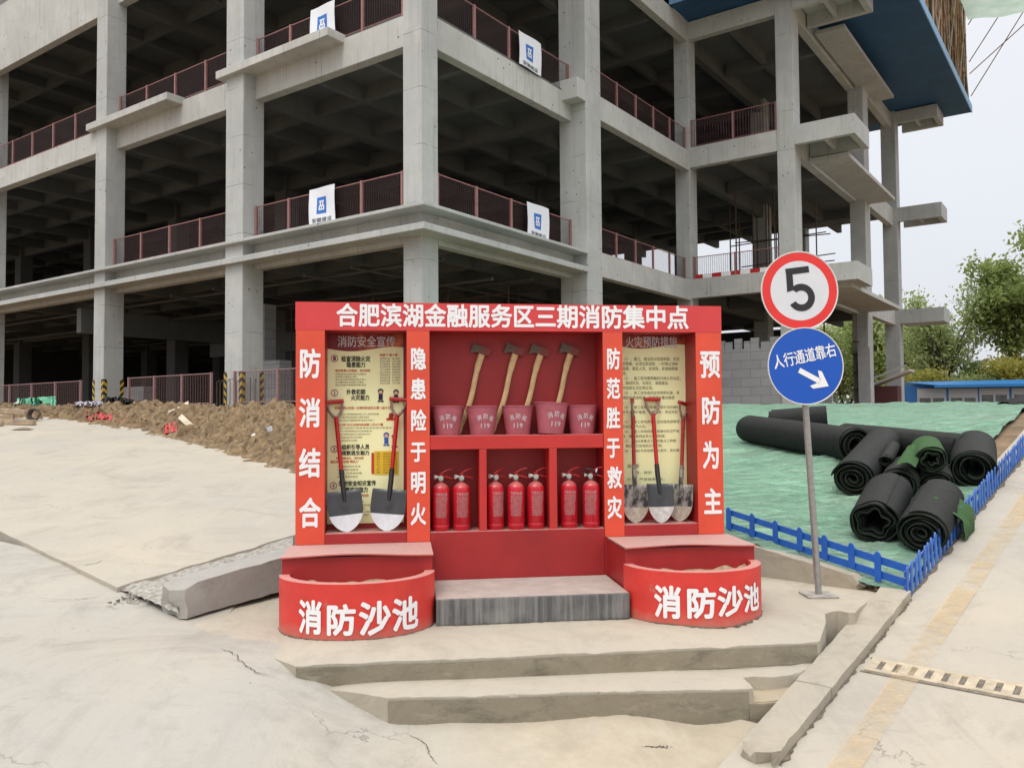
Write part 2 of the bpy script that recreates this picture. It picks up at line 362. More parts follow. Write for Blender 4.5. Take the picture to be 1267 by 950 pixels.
# left apron slab: rises gently away from the viewer
def apz(x, y): return -.55 + .1*y + .012*fbm((x, y, 0), .35, 5)
def onap(x, y):
    d = ray(x, y); t = (-.55 - CAM.z)/(d.z - .1*d.y); return CAM + d*t
j0, j1, j2 = onap(-60, 628), onap(145, 727), onap(363, 662)
def jag(a, b, n, amp, seed):
    a = Vector(a); b = Vector(b); d = (b-a); nn = Vector((-d.y, d.x, 0)).normalized()
    return [a + d*(i/n) + nn*(amp*fbm((i*1.0, seed, 0), .45, seed) if 0 < i < n else 0) for i in range(n)]
edge = jag(j0, j1, 30, .012, 1) + jag(j1, j2, 22, .03, 2) + [j2]
dirv = (j1-j0); far0 = j0 - dirv*3.2
poly = [far0] + edge + [Vector((.5, 12, 0)), Vector((1.5, 21, 0)), Vector((-34, 24, 0))]
# build apron as a triangulated sheet with depth: grid clipped by polygon through bmesh
def inpoly(x, y, P):
    c = False; n = len(P)
    for i in range(n):
        a, b = P[i], P[(i+1) % n]
        if (a[1] > y) != (b[1] > y) and x < (b[0]-a[0])*(y-a[1])/(b[1]-a[1])+a[0]: c = not c
    return c
def sheet(name, P, zf, thick, mat, step, rough_edge=0., bev=.006):
    """solid slab from an outline: sub-divided top that follows zf(x,y), sides drop by thick"""
    bm = bmesh.new(); top = [bm.verts.new((p[0], p[1], 0)) for p in P]; bm.faces.new(top)
    xs_ = [p[0] for p in P]; ys_ = [p[1] for p in P]
    def cut(lo, hi, ax):
        q = lo + step
        while q < hi:
            co = (q, 0, 0) if ax == 0 else (0, q, 0); no = (1, 0, 0) if ax == 0 else (0, 1, 0)
            bmesh.ops.bisect_plane(bm, geom=bm.verts[:]+bm.edges[:]+bm.faces[:], plane_co=co, plane_no=no); q += step
    cut(min(xs_), max(xs_), 0); cut(min(ys_), max(ys_), 1)
    bmesh.ops.triangulate(bm, faces=[f for f in bm.faces if len(f.verts) > 4])
    be = [e for e in bm.edges if len(e.link_faces) == 1]; bverts = {v for e in be for v in e.verts}
    for v in bm.verts: v.co.z = zf(v.co.x, v.co.y)
    if rough_edge:
        for v in bverts: v.co.z -= rough_edge*(.5+.5*nz(v.co, 9, 4)) + (1.6*rough_edge*max(0, fbm(v.co, 5, 14, 3)-.25) if rough_edge >= .01 else 0)
    ex = bmesh.ops.extrude_edge_only(bm, edges=be); nv = [g for g in ex['geom'] if isinstance(g, bmesh.types.BMVert)]
    for v in nv:
        v.co.z -= thick
    if rough_edge >= .01:
        bmesh.ops.bevel(bm, geom=[e for e in be if e.is_valid], offset=.013, segments=2, affect='EDGES', clamp_overlap=True)
    bmesh.ops.recalc_face_normals(bm, faces=bm.faces)
    me = bpy.data.meshes.new(name); bm.to_mesh(me); bm.free(); me.materials.append(mat)
    me.polygons.foreach_set('use_smooth', [True]*len(me.polygons)); me.set_sharp_from_angle(angle=R(40))
    o = bpy.data.objects.new(name, me); COL.objects.link(o); return o
tag(sheet('apron', poly, apz, .25, PAVE, .8, .006), kind='structure')

# foreground pavement: thin-plate surface through surveyed points
def tps_fit(pts):
    n = len(pts); A = [[0.]*(n+4) for _ in range(n+3)]
    ker = lambda r2: 0 if r2 < 1e-12 else .5*r2*math.log(r2)
    for i, p in enumerate(pts):
        for j, q in enumerate(pts): A[i][j] = ker((p[0]-q[0])**2+(p[1]-q[1])**2) + (1e-3 if i == j else 0)
        A[i][n:n+3] = [1, p[0], p[1]]; A[i][n+3] = p[2]
        A[n][i] = 1; A[n+1][i] = p[0]; A[n+2][i] = p[1]
    M_ = n+3
    for c in range(M_):
        pv = max(range(c, M_), key=lambda r: abs(A[r][c])); A[c], A[pv] = A[pv], A[c]
        for r in range(M_):
            if r != c and A[r][c]:
                f = A[r][c]/A[c][c]
                for kk in range(c, M_+1): A[r][kk] -= f*A[c][kk]
    W = [A[i][M_]/A[i][i] for i in range(M_)]
    return lambda x, y: sum(W[i]*ker((x-p[0])**2+(y-p[1])**2) for i, p in enumerate(pts)) + W[n] + W[n+1]*x + W[n+2]*y
ctl = []
for x, y, z in [(345, 815, -.004), (398, 856, -.146), (480, 893, -.305), (560, 922, -.385), (270, 790, .005), (232, 767, .0), (0, 950, -.12), (250, 950, -.20), (0, 800, .05), (200, 850, -.02), (340, 890, -.12), (440, 950, -.33),
                (560, 897, -.335), (620, 896, -.36), (700, 895, -.375), (800, 893, -.40), (925, 886, -.45), (760, 945, -.49), (620, 945, -.45), (540, 945, -.42), (860, 935, -.56)]:
    q = onz(x, y, z); ctl.append((q.x, q.y, z))
for x, y in [(-330, 498+12), (-200, 562), (-120, 600), (-60, 628), (-20, 650), (20, 672), (50, 686), (80, 700), (115, 714), (145, 727)]:
    q = onap(x, y); ctl.append((q.x, q.y, q.z-.035))
for q in [road(-3.1, 0), road(-4, 0), road(-6, 0), road(-8, 0)]: ctl.append((q.x, q.y, q.z-.006))
ctl += [(-6, 2, -.25), (-3, 1, -.45), (-9, 6, .05), (0, 1.5, -1.0), (-6, -2, -1.0), (-12, 2, 0)]
tz = tps_fit(ctl)
fgz = lambda x, y: tz(x, y) + .010*fbm((x, y, 0), .8, 8)
rl = [road(a, 0) for a in (-9, -7.5, -6, -5, -4, -3.4, -3.0, -2.6, -2.2)]
P_fg = [(-16, 3), (-9, -4)] + [(q.x, q.y) for q in rl] + [(1.0, 5.75), (-1.3, 5.75), (-2.2, 6.3), (-2.35, 7.4), (-3.3, 7.6), (-16, 14.5)]
tag(sheet('pavement', P_fg, lambda x, y: min(fgz(x, y), apz(x, y)-.03 if y > 6.3 and x < -2.3 else 9), .15, PAVE_GREY, .22), kind='structure')

# platform and the two steps (they sag to the right, edges broken away there)
def onf(x, y, zf):
    P = onz(x, y, -.1)
    for _ in range(14): P = onz(x, y, zf(P.x, P.y))
    return P
sag = lambda x, y: -.115*max(0, min(1, (x+1.4)/3.5))*(1-sstep(.0, .34, y-(5.29+.235*(x+1.37))))
PZ = lambda x, y: sag(x, y) + .006*fbm((x, y, 0), 1.1, 11)
Z2 = -.145
SZ = lambda x, y: Z2 - .115*max(0, min(1, (x+.85)/2.5)) + .006*fbm((x, y, 0), 1.3, 12)
def wp(x, y, zf=PZ): q = onf(x, y, zf); return (q.x, q.y)
pfa, pfb = onf(366, 822, PZ), onf(1010, 793, PZ); pfa.z = pfb.z = 0
sfa, sfb = onf(480, 862, SZ), onf(926, 851, SZ); sfa.z = sfb.z = 0
pl = [wp(345, 815), wp(366, 822)] + [(q.x, q.y) for q in jag(pfa, pfb, 110, .006, 3)[1:]]
pl += [wp(*q) for q in ((1010, 793), (1014, 789), (1022, 783), (1021, 777), (1028, 774), (1036, 772), (1042, 766), (1050, 762), (1058, 757), (1063, 751), (1073, 744), (1081, 737), (1087, 729), (1100, 716))] + [(3.4, 8.4), (2.2, 9.4), (-2.2, 9.4), (-2.6, 7.6), (-2.42, 6.5), wp(232, 768), wp(275, 791)]
tag(sheet('platform', pl, PZ, .26, PLAT, .15, .010), kind='structure')
s2 = [wp(392, 850, SZ), wp(480, 862, SZ)] + [(q.x, q.y) for q in jag(sfa, sfb, 80, .006, 5)[1:]]
s2 += [wp(*q, SZ) for q in ((926, 851), (932, 850), (929, 845), (924, 841), (920, 837), (932, 836), (944, 836), (956, 836), (968, 835), (980, 834), (992, 830), (1010, 820))] + [(2.3, 6.2), (-.7, 5.75), (-1.5, 5.5)]
tag(sheet('lower_step', s2, SZ, .22, PLAT, .15, .010), kind='structure')
_fd = (sfb-sfa).normalized()
_hb = [sfb - _fd*.02, sfb + _fd*.13, sfb + _fd*.26, Vector((*wp(1004, 829, SZ), 0)), Vector((*wp(912, 836, SZ), 0))]
FZ = lambda x, y: SZ(x, y) - .085 + .016*fbm((x, y, 0), 6, 2)
tag(sheet('lower_step_footing', [(q.x, q.y) for q in _hb], FZ, .22, pavement_mat('sandy_footing', (.40, .335, .24), .7, False), .06, .012), kind='structure')
# risers get a darker, stained skin standing a few mm proud
def riser(name, a, b, zf, hgt, n, amp, seed):
    q = jag(a, b, n, amp, seed) + [Vector(b)]; d = (Vector(b)-Vector(a)).normalized(); nn = Vector((d.y, -d.x, 0))
    m_ = MB(); k_ = len(q)
    for t_ in (0, .33, .66, 1): m_.v += [tuple(Vector((p.x, p.y, 0))+nn*(.007+.006*fbm((p.x*1.0, t_*.5, p.y), 6, seed)*(t_ > 0))+Vector((0, 0, zf(p.x, p.y)-.022-hgt*t_))) for p in q]
    for r_ in range(3):
        m_.f += [[r_*k_+i, r_*k_+i+1, r_*k_+k_+i+1, r_*k_+k_+i] for i in range(k_-1)]
    m_.mi = [0]*len(m_.f); tag(m_.build(name, RISER, smooth=60), kind='structure')
riser('platform_riser', pfa, pfb, PZ, .13, 110, .006, 3)
riser('lower_step_riser', sfa, sfb, SZ, .27, 80, .006, 5)
riser('lower_step_riser', sfb, sfb+_fd*.26, FZ, .20, 8, .004, 9)
CRK = plain('crack_fill', (.10, .085, .065), .95, var=.4, scale=30)
def crack(pxs, zf, wd, seed):
    q = []
    for x_, y_ in pxs:
        P = onz(x_, y_, -.1)
        for _ in range(12): P = onz(x_, y_, zf(P.x, P.y))
        q.append(P)
    pts = []
    for a, b_ in zip(q, q[1:]):
        for i in range(8): pts.append(a.lerp(b_, i/8) + Vector((.018*nz((i+len(pts)*.7, seed, 0), .6), .018*nz((i+len(pts)*.7, seed+9, 0), .6), 0)))
    m_ = MB(); k_ = len(pts)
    for i, p in enumerate(pts):
        d = (pts[min(i+1, k_-1)]-pts[max(i-1, 0)]); nn_ = Vector((-d.y, d.x, 0)).normalized(); w_ = wd*(.35+.65*abs(nz((i*.5, seed, 1), 1))*2)*min(1, i/4, (k_-1-i)/4)
        for s_ in (-1, 1): r_ = p + nn_*w_*s_; m_.v.append((r_.x, r_.y, zf(r_.x, r_.y)+.004))
    m_.f = [[2*i, 2*i+2, 2*i+3, 2*i+1] for i in range(k_-1)]; m_.mi = [0]*len(m_.f)
    tag(m_.build('crack', CRK, fix=False), kind='structure')
crack([(272, 802), (288, 808), (300, 820), (316, 832), (338, 837)], fgz, .006, 1)
crack([(500, 905), (528, 920), (532, 935), (545, 949)], fgz, .005, 2)
crack([(792, 913), (815, 920), (833, 924), (856, 927)], fgz, .009, 3)
crack([(100, 700), (118, 697), (130, 692)], apz, .006, 4)
crack([(30, 740), (90, 742), (130, 738)], fgz, .004, 5)
# kerb stones along the road, sunk with the ramp
def rough_block(name, f, nu, nv, nw, mat, amp, label, cat, group=None, seed=1, ends=(0, 0)):
    """block f(u,v,w)->world, u along; broken noise on its faces and ends"""
    bm = bmesh.new(); bmesh.ops.create_cube(bm, size=1)
    for v in bm.verts: v.co += Vector((.5, .5, .5))
    for ax, cnt in ((0, nu), (1, nv), (2, nw)):
        for i in range(1, cnt):
            no = [0, 0, 0]; no[ax] = 1; co = [0, 0, 0]; co[ax] = i/cnt
            bmesh.ops.bisect_plane(bm, geom=bm.verts[:]+bm.edges[:]+bm.faces[:], plane_co=co, plane_no=no)
    for v in bm.verts:
        c = v.co.copy(); p = Vector(f(*c)); k_ = amp
        edge_ = sum(1 for t in (c.y, c.z) if t < .01 or t > .99)
        if c.x < .01: k_ += ends[0]
        if c.x > .99: k_ += ends[1]
        q = p*1.0
        v.co = p + Vector((fbm(q, 7, seed), fbm(q, 7, seed+5), fbm(q, 7, seed+9)))*k_ - (Vector((0, 0, 1))*abs(fbm(q, 5, seed+3))*amp*1.5 if edge_ == 2 and c.z > .9 else Vector())
    bmesh.ops.recalc_face_normals(bm, faces=bm.faces)
    me = bpy.data.meshes.new(name); bm.to_mesh(me); bm.free(); me.materials.append(mat)
    me.polygons.foreach_set('use_smooth', [True]*len(me.polygons)); me.set_sharp_from_angle(angle=R(28))
    o = bpy.data.objects.new(name, me); COL.objects.link(o); return tag(o, label, cat, group)
kf = lambda a0, a1: (lambda u, v, ww: P0 + D*(a0+(a1-a0)*u) + E*(-.245*(1-v) + .0) + Vector((0, 0, -.26*(1-ww))))
for a0, a1, lab, sd, en in [(-.30, -.005, 'short pale kerb stone at the foot of the blue fence corner', 1, (0, 0)), (-1.86, -.306, 'long middle kerb stone between platform and road', 2, (0, 0)), (-2.78, -1.868, 'nearest kerb stone with a broken crumbling end', 3, (.09, 0))]:
    rough_block('kerb_stone', kf(a0, a1), max(3, int((a1-a0)*16)), 4, 5, KERB, .006, lab, 'kerb stone', 'kerb stones beside the road', sd, en)
# grey broken slab left of the left sand pool
A_, B_ = onz(230, 768, .0), Vector((-1.93, 7.35, .0))
def fs(u, v, ww):
    dd = (B_-A_).normalized(); side = Vector((-dd.y, dd.x, 0)); L_ = (B_-A_).length*1.35
    return A_ + dd*(L_*u) + side*(.30*v + .05*(1-ww)*0) + Vector((0, 0, .02+.05*u + (.255 + .05*u)*ww - (.05 if u < .06 and ww > .7 else 0)))
rough_block('broken_concrete_slab', fs, 14, 4, 4, SLABM, .008, 'broken grey concrete slab tilted beside the left sand pool', 'concrete slab', seed=6, ends=(.03, 0))
A2, B2 = onz(932, 712, 0), onz(1064, 724, .045)
def fk(u, v, ww):
    p = A2.lerp(B2, u); top = .285*(1-u) + .12*u - (.06 if u > .93 else 0)
    return Vector((p.x+.10*v, p.y+(.30-.22*u)*v, -.05*(1-ww)+top*ww))
tag(rough_block('broken_kerb', fk, 14, 4, 4, KERB, .010, 'broken beige kerb behind the sign post below the picket fence', 'kerb stone', seed=8, ends=(0, .03)))

# drain cover across the road
dt = thing('drain_cover', 'slotted pale drain cover set across the road', 'drain cover', road(-1.33, .04))
m1, m2 = MB(), MB(); gl = lambda a, c, z: road(-1.395+a, .06+c, z)
WG = 2.6
m2.grid(1, 8, lambda i, j: gl(.02+.16*i, WG*j, .007)); m2.build('slot_shade', plain('slot_shade_dark', (.15, .125, .10), .9, var=.5, scale=30), dt)  # dark sheet stands in for the shaded depth of the slots
for a0, a1 in ((0, .035), (.165, .20)): m1.box(a0, a1, 0, WG, .004, .016, gl)
q = 0.0
while q < WG-.05: m1.box(.035, .165, q, q+.066, .004, .0155, gl); q += .105
m1.build('grate', plain('drain_paint', (.44, .37, .265), .8, var=.28, scale=11), dt)
m1 = MB(); m1.box(-.02, -.004, -.02, WG, .003, .010, gl); m1.box(.204, .215, -.02, WG, .003, .010, gl); m1.build('frame', plain('drain_frame', (.20, .175, .14), .9, var=.3, scale=20), dt)

# ================================================================ BUILDING
bld = thing('concrete_building', 'unfinished grey concrete building frame with open floors and square columns', 'building', bw(0, 0, 2))
TOP = 28.2
cols = {}
def column(a0, a1, c0, c1, z0=1.2, z1=TOP, mat=None):
    m_ = MB(); m_.box(a0, a1, c0, c1, z0, z1, bw); m_.build('column', mat or CONC, bld, bevel=.02, seg=1)
column(-.80, 0, 0, .80); column(-9.4, -8.36, -.5, .45); column(-18.85, -17.98, -.5, .4)
column(-30.4, -29.5, -.5, .4); column(-39, -38.1, -.5, .4); column(-49, -48.1, -.5, .4)
column(-.62, .65, 9.1, 10.3); column(-.17, .6, 19.3, 20.2)
column(5.0, 5.8, 19.3, 20.3); column(5.4, 6.25, 31.0, 32.2); column(5.5, 6.4, 39.1, 40.1)
column(-.4, .5, 31.0, 32); column(-.4, .5, 39.1, 40)
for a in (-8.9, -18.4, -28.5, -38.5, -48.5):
    for c in (9.7, 19.75, 31.5, 39.6): column(a-.45, a+.45, c-.45, c+.45, mat=CONC_SHADE)
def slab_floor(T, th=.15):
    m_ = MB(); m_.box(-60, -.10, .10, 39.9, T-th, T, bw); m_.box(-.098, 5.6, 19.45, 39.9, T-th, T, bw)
    f_ = m_.build('floor_slab', CONC_SHADE, bld)
    g = MB()
    us = [-50 + i for i in range(0)]; al = [-60, -48.5, -38.5, -28.5, -18.4, -8.9, -.4]; cl_ = [.3, 9.7, 19.75, 31.5, 39.7]
    zb = T-th
    for i, c in enumerate(cl_[1:-1]): g.box(-60, -.12, c-.2, c+.2, T-.95, zb+.01, bw)
    for a in al[1:-1]: g.box(a-.2, a+.2, .4, 39.6, T-.953, zb+.012, bw)
    for a, a2 in zip(al[:-1], al[1:]):
        for q_ in (1/3, 2/3): x = a+(a2-a)*q_; g.box(x-.13, x+.13, .4, 39.6, T-.72, zb+.014, bw)
    for c, c2 in zip(cl_[:-1], cl_[1:]):
        for q_ in (1/3, 2/3): x = c+(c2-c)*q_; g.box(-60, -.13, x-.13, x+.13, T-.723, zb+.016, bw)
    for c in (25.0, 35.4): g.box(.5, 5.7, c-.2, c+.2, T-.8, zb+.011, bw)
    g.box(2.5, 2.8, 19.6, 39.6, T-.75, zb+.013, bw); g.box(-.1, .3, 20.3, 39.6, T-.953, zb+.017, bw)
    g.build('joist_grid', CONC_SHADE, f_)
for T in (8.15, 14.6, 21.2, 28.0): slab_floor(T)  # topmost slab is unseen, added to darken the storey below
def beam(a0, a1, c0, c1, z0, z1, name='edge_beam', bev=.015):
    m_ = MB(); m_.box(a0, a1, c0, c1, z0, z1, bw); return m_.build(name, CONCB, bld, bevel=bev, seg=1)
# left facade beams
beam(-8.37, -.79, .03, .43, 13.45, 14.48); beam(-17.99, -9.39, .0, .40, 13.45, 14.5)
for a0, a1 in ((-29.51, -18.84), (-38.11, -30.39), (-48.11, -38.99)): beam(a0, a1, -.46, -.02, 13.3, 14.3); 
beam(-8.37, -.79, .03, .43, 20.1, 21.3); beam(-17.99, -9.39, .0, .40, 20.0, 21.3)
# third-floor parapet on the far left, taller than a beam
for a0, a1 in ((-29.51, -18.84), (-38.11, -30.39), (-48.11, -38.99)): beam(a0, a1, -.46, -.1, 19.45, 22.9, 'parapet')
# right facade beams
beam(-.43, -.05, .79, 9.11, 13.45, 14.5); beam(.20, .60, 10.29, 19.31, 13.72, 14.72); beam(-.43, -.05, .79, 9.11, 20.1, 21.3); beam(.20, .60, 10.29, 19.31, 20.3, 21.3)
beam(.20, .60, 10.29, 19.31, 7.2, 8.2)
for z0, z1 in ((13.87, 14.88), (20.38, 21.28), (7.3, 8.26)): beam(.59, 5.01, 19.34, 19.74, z0, z1)
# first-floor edge: recessed beam with two thin ledges round the corner
beam(-60, -.3, .02, .4, 7.05, 8.0); beam(-.42, -.04, .41, 9.3, 7.05, 8.0)
for z0, z1 in ((7.95, 8.06), (7.22, 7.43)):
    m_ = MB(); o1, o2 = -.70, .70
    m_.prism([(-60, o1), (o2, o1), (o2, 9.09), (.0, 9.09), (.0, .3), (-60, .3)], z0, z1, bw)
    m_.build('ledge', CONC, bld, bevel=.012, seg=1)
# second-floor cantilever slabs on the columns
for a0, a1 in ((-9.75, -3.55), (-19.3, -13.0)): beam(a0, a1, -.72, .25, 14.32, 14.62, 'cantilever_slab')
beam(-.55, .655, 8.45, 9.09, 14.1, 14.92, 'bracket')
# right wing: beams along the side, thin slabs and open-bottomed cantilever boxes
for z0, z1 in ((13.75, 14.95), (20.3, 21.28), (7.25, 8.2)):
    beam(5.35, 5.75, 20.29, 31.01, z0, z1); beam(5.75, 6.15, 32.19, 39.11, z0, z1)
for a1, c0, c1, z0, z1 in ((7.65, 21.6, 32.0, 13.72, 13.92), (7.3, 22.8, 34.2, 20.45, 20.65), (7.95, 20.4, 31.2, 7.32, 7.52)): beam(5.9, a1, c0, c1, z0, z1, 'balcony_slab', .01)
def cantbox(a0, a1, c0, c1, z0, z1, t=.28, open_=True):
    m_ = MB(); m_.box(a0, a1-t-.002, c0, c0+t, z0, z1, bw); m_.box(a0, a1-t-.002, c1-t, c1, z0, z1-.002, bw); m_.box(a1-t, a1, c0, c1, z0, z1+.002, bw)
    m_.box(a0, a1-t, c0+t+.002, c1-t-.002, (z1-.14) if open_ else z0+.004, z1-.004, bw); x = a0+(a1-a0)*.42
    if open_: m_.box(x, x+.2, c0+t, c1-t, z0+.15, z1-.142, bw)
    m_.build('cantilever_box', CONC, bld)
cantbox(5.81, 8.47, 19.33, 22.1, 14.03, 14.93); cantbox(5.81, 8.8, 19.33, 22.0, 20.45, 21.25); cantbox(5.81, 8.47, 19.33, 22.1, 7.49, 8.30, open_=False)
cantbox(6.41, 9.0, 39.13, 41.4, 14.0, 14.92); cantbox(6.41, 8.9, 39.13, 41.6, 20.5, 21.25); cantbox(6.41, 9.0, 39.13, 41.4, 7.33, 8.22, open_=False)
# unseen walls added to block the sky behind and keep the floors dark
CW = concrete_mat('sky_block_wall_concrete', (.09, .09, .085), False)
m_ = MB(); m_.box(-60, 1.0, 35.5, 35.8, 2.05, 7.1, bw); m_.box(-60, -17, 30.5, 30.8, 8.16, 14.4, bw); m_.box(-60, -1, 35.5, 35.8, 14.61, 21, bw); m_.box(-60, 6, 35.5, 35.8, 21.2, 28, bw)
m_.box(-60, -59.7, 0, 40, 2.05, 28, bw); m_.build('sky_block_wall', CW, bld)
m_ = MB(); m_.box(-22.3, -21.9, .5, 9.4, 5.6, 6.75, bw); m_.box(-24.5, -8, 9.2, 9.5, 5.0, 6.0, bw); m_.box(-24.5, -8.2, 9.5, 16, 5.9, 6.05, bw); m_.build('mezzanine_beam', CONC_SHADE, bld)
m_ = MB(); m_.box(-60, 6, 0.2, 40, 28.0, 28.3, bw); m_.build('shade_roof', CONC_SHADE, bld)  # unseen roof added to keep the floors beneath dark

# pipes and props inside the floors
PIPE = plain('dull_pipe', (.10, .095, .09), .6, .3); m_ = MB()
for c, z in ((2.2, 6.9), (5.0, 6.6), (7.6, 6.95), (13, 6.7)): m_.tube([bw(-40, c, z), bw(-1, c, z)], .07, 6)
for a in (-4, -6.5, -12, -15): m_.tube([bw(a, .8, 6.75), bw(a, 18, 6.75)], .05, 6)
m_.build('pipe_run', PIPE, bld)
PROP = plain('rusty_shoring', (.12, .075, .05), .8, .2, var=.4)
random.seed(21)
for nm, zlo, zhi, a0, a1, c0, c1, nn_ in (('shoring_props', 2.0, 7.1, -16, -2, 5, 14, 16), ('shoring_props', 8.16, 13.6, -1, 4.5, 24, 31, 14)):
    m_ = MB()
    for i in range(nn_):
        a = random.uniform(a0, a1); c = random.uniform(c0, c1); m_.tube([bw(a, c, zlo), bw(a, c, zhi)], .04, 5)
    for i in range(5): c = random.uniform(c0, c1); z = random.uniform(zlo+1, zhi-.8); m_.tube([bw(a0, c, z), bw(a1, c+.5, z+random.uniform(-.3, .3))], .035, 5)
    m_.build(nm, PROP, bld)
# block walls between the columns of the right wing
m, n, b, o = newmat('grey_blockwork'); tcx = nd(n, 'ShaderNodeTexCoord')
br = nd(n, 'ShaderNodeTexBrick'); br.inputs['Scale'].default_value = 1; br.inputs['Brick Width'].default_value = .95; br.inputs['Row Height'].default_value = .42; br.inputs['Mortar Size'].default_value = .014
br.inputs['Color1'].default_value = (.36, .37, .375, 1); br.inputs['Color2'].default_value = (.29, .30, .305, 1); br.inputs['Mortar'].default_value = (.19, .19, .19, 1)
sx = nd(n, 'ShaderNodeSeparateXYZ'); n.links.new(tcx.outputs['Object'], sx.inputs[0]); cx = nd(n, 'ShaderNodeCombineXYZ')
n.links.new(math_(n, 'ADD', sx.outputs[0], sx.outputs[1]), cx.inputs[0]); n.links.new(sx.outputs[2], cx.inputs[1]); n.links.new(cx.outputs[0], br.inputs['Vector'])
n.links.new(mixc(n, rmp(n, noi(n, pos(n), 1.5), .3, .7, 0, .3), br.outputs['Color'], (.42, .41, .39)), b.inputs['Base Color']); b.inputs['Roughness'].default_value = .92; bump(n, b, br.outputs['Fac'], -.4, .02)
BLOCK = m
def bthing(name, label, cat, a, c, z, group=None):                   # a thing whose own axes follow the building
    t_ = thing(name, label, cat, bw(a, c, z), -YB, group); return t_
L3 = lambda x, y, z: (x, y, z)
bwl = bthing('block_wall', 'long grey block wall under the right wing behind the netted slope', 'wall', .65, 19.42, 2.0)
m_ = MB(); m_.box(0, 4.35, 0, .2, 0, 2.66); m_.build('wall', BLOCK, bwl, world=False)
m_ = MB()
x = 0.0; random.seed(3)
while x < 4.1:
    w_ = random.uniform(.18, .5); m_.box(x, x+w_, .03, .17, 2.665, 2.665+random.choice((.30, .36, .42, .44, .5))); x += w_+random.choice((.01, .02, .03, .12))
m_.build('loose_block', BLOCK, bwl, world=False)
t_ = bthing('block_pier', 'pale block pier built against a column of the right wing', 'wall', 5.45, 30.4, 2.0); m_ = MB(); m_.box(.35, 1.0, 0, .55, 0, 3.25); m_.build('pier', plain('pale_block', (.46, .46, .45), .9, var=.12, scale=2), t_, world=False)
m_ = MB()
for i in range(4): m_.tube([(.08+.06*i, .1+.05*i, 0), (.08+.06*i, .1+.05*i, 5.8)], .014, 5)
for z in (.9, 1.9, 2.9, 3.6): m_.box(0, .34, .02, .5, z, z+.035)
m_.build('rebar', plain('rusty_rebar', (.09, .06, .05), .9), t_, world=False)
t_ = bthing('low_block_wall', 'low pale block wall between two columns of the right wing', 'wall', 3.6, 26.5, 2.0)
m_ = MB(); m_.box(0, .9, 0, .2, 0, 1.05); m_.box(.92, 1.75, 0, .2, 0, 1.0); m_.build('wall', plain('pale_block_low', (.47, .47, .46), .9, var=.12, scale=2), t_, world=False)
m_ = MB()
for x in (.3, .62, 1.3): m_.tube([(x, .5, 0), (x, .5, 3.3+x)], .045, 6)
m_.build('prop', plain('rusty_prop', (.14, .08, .06), .85, var=.4), t_, world=False)
# leaning shelter roof by the far column
t_ = bthing('lean_to_shelter', 'small shelter with a sloping pale roof beside the far column', 'shelter', 6.2, 35.5, 2.0)
m_ = MB(); m_.box8([(-1.0, 0, 1.15), (1.35, 0, 2.05), (1.35, 1.6, 2.05), (-1.0, 1.6, 1.15), (-1.0, 0, 1.3), (1.35, 0, 2.2), (1.35, 1.6, 2.2), (-1.0, 1.6, 1.3)]); m_.build('roof', plain('pale_roof', (.50, .48, .43), .7), t_, world=False)
m_ = MB(); m_.box8([(-1.05, -.1, 1.5), (1.2, -.1, 2.36), (1.2, 0, 2.36), (-1.05, 0, 1.5), (-1.05, -.1, 1.62), (1.2, -.1, 2.48), (1.2, 0, 2.48), (-1.05, 0, 1.62)]); m_.build('top_rail', plain('pale_rail', (.50, .48, .43), .7), t_, world=False)
m_ = MB(); m_.box(-.9, .6, .3, 1.5, 0, 1.2); m_.build('body', plain('maroon_body', (.10, .03, .03), .7), t_, world=False)
m_ = MB(); m_.tube([(-.95, .05, 0), (-.95, .05, 1.2)], .05, 8); m_.build('post', REDTOOL, t_, world=False)

# blue deck on the third floor, scaffold and catch net above it
dk = thing('blue_scaffold_deck', 'blue deck jutting out under the scaffold on the upper right', 'scaffold deck', bw(.7, 17.2, 21.3))
m_ = MB(); m_.box(.62, 10.44, 17.23, 42.45, 21.32, 21.7, bw); m_.build('deck', BLUEDECK, dk)
m_ = MB(); m_.box(10.445, 10.5, 17.2, 42.5, 21.3, 21.78, bw); m_.box(.62, 10.5, 17.15, 17.2, 21.3, 21.78, bw); m_.build('fascia', BLUEEDGE, dk)
sf = thing('pole_scaffold', 'tall rusty pole scaffold with dark netting on the blue deck', 'scaffold', bw(10, 30, 21.8))
PB = plain('rusty_pole', (.30, .17, .075), .7, var=.45, scale=1.5); PB2 = plain('pale_pole', (.42, .33, .25), .6, var=.4, scale=1.5)
m_ = MB(); m2 = MB(); c = 20.0; i = 0
while c < 42.3:
    for a in (9.2, 10.25): (m_ if i % 3 else m2).tube([bw(a+random.uniform(-.05, .05), c+random.uniform(-.1, .1), 21.72), bw(a+random.uniform(-.1, .1), c, 34)], .05, 5)
    c += 1.0; i += 1
m_.build('upright', PB, sf); m2.build('upright', PB2, sf)
m_ = MB()
for z in range(8):
    for a in (9.2, 10.25): m_.tube([bw(a, 20, 22+z*1.5), bw(a, 42.4, 22+z*1.5)], .04, 5)
m_.build('ledger', PB, sf)
m_ = MB()
for c in (22, 26, 30, 34, 38): m_.tube([bw(10.32, c, 21.8), bw(10.32, c+4, 27.8)], .045, 5); m_.tube([bw(10.34, c+4.3, 21.8), bw(10.34, c+.3, 29)], .045, 5)
m_.build('brace', PB2, sf)
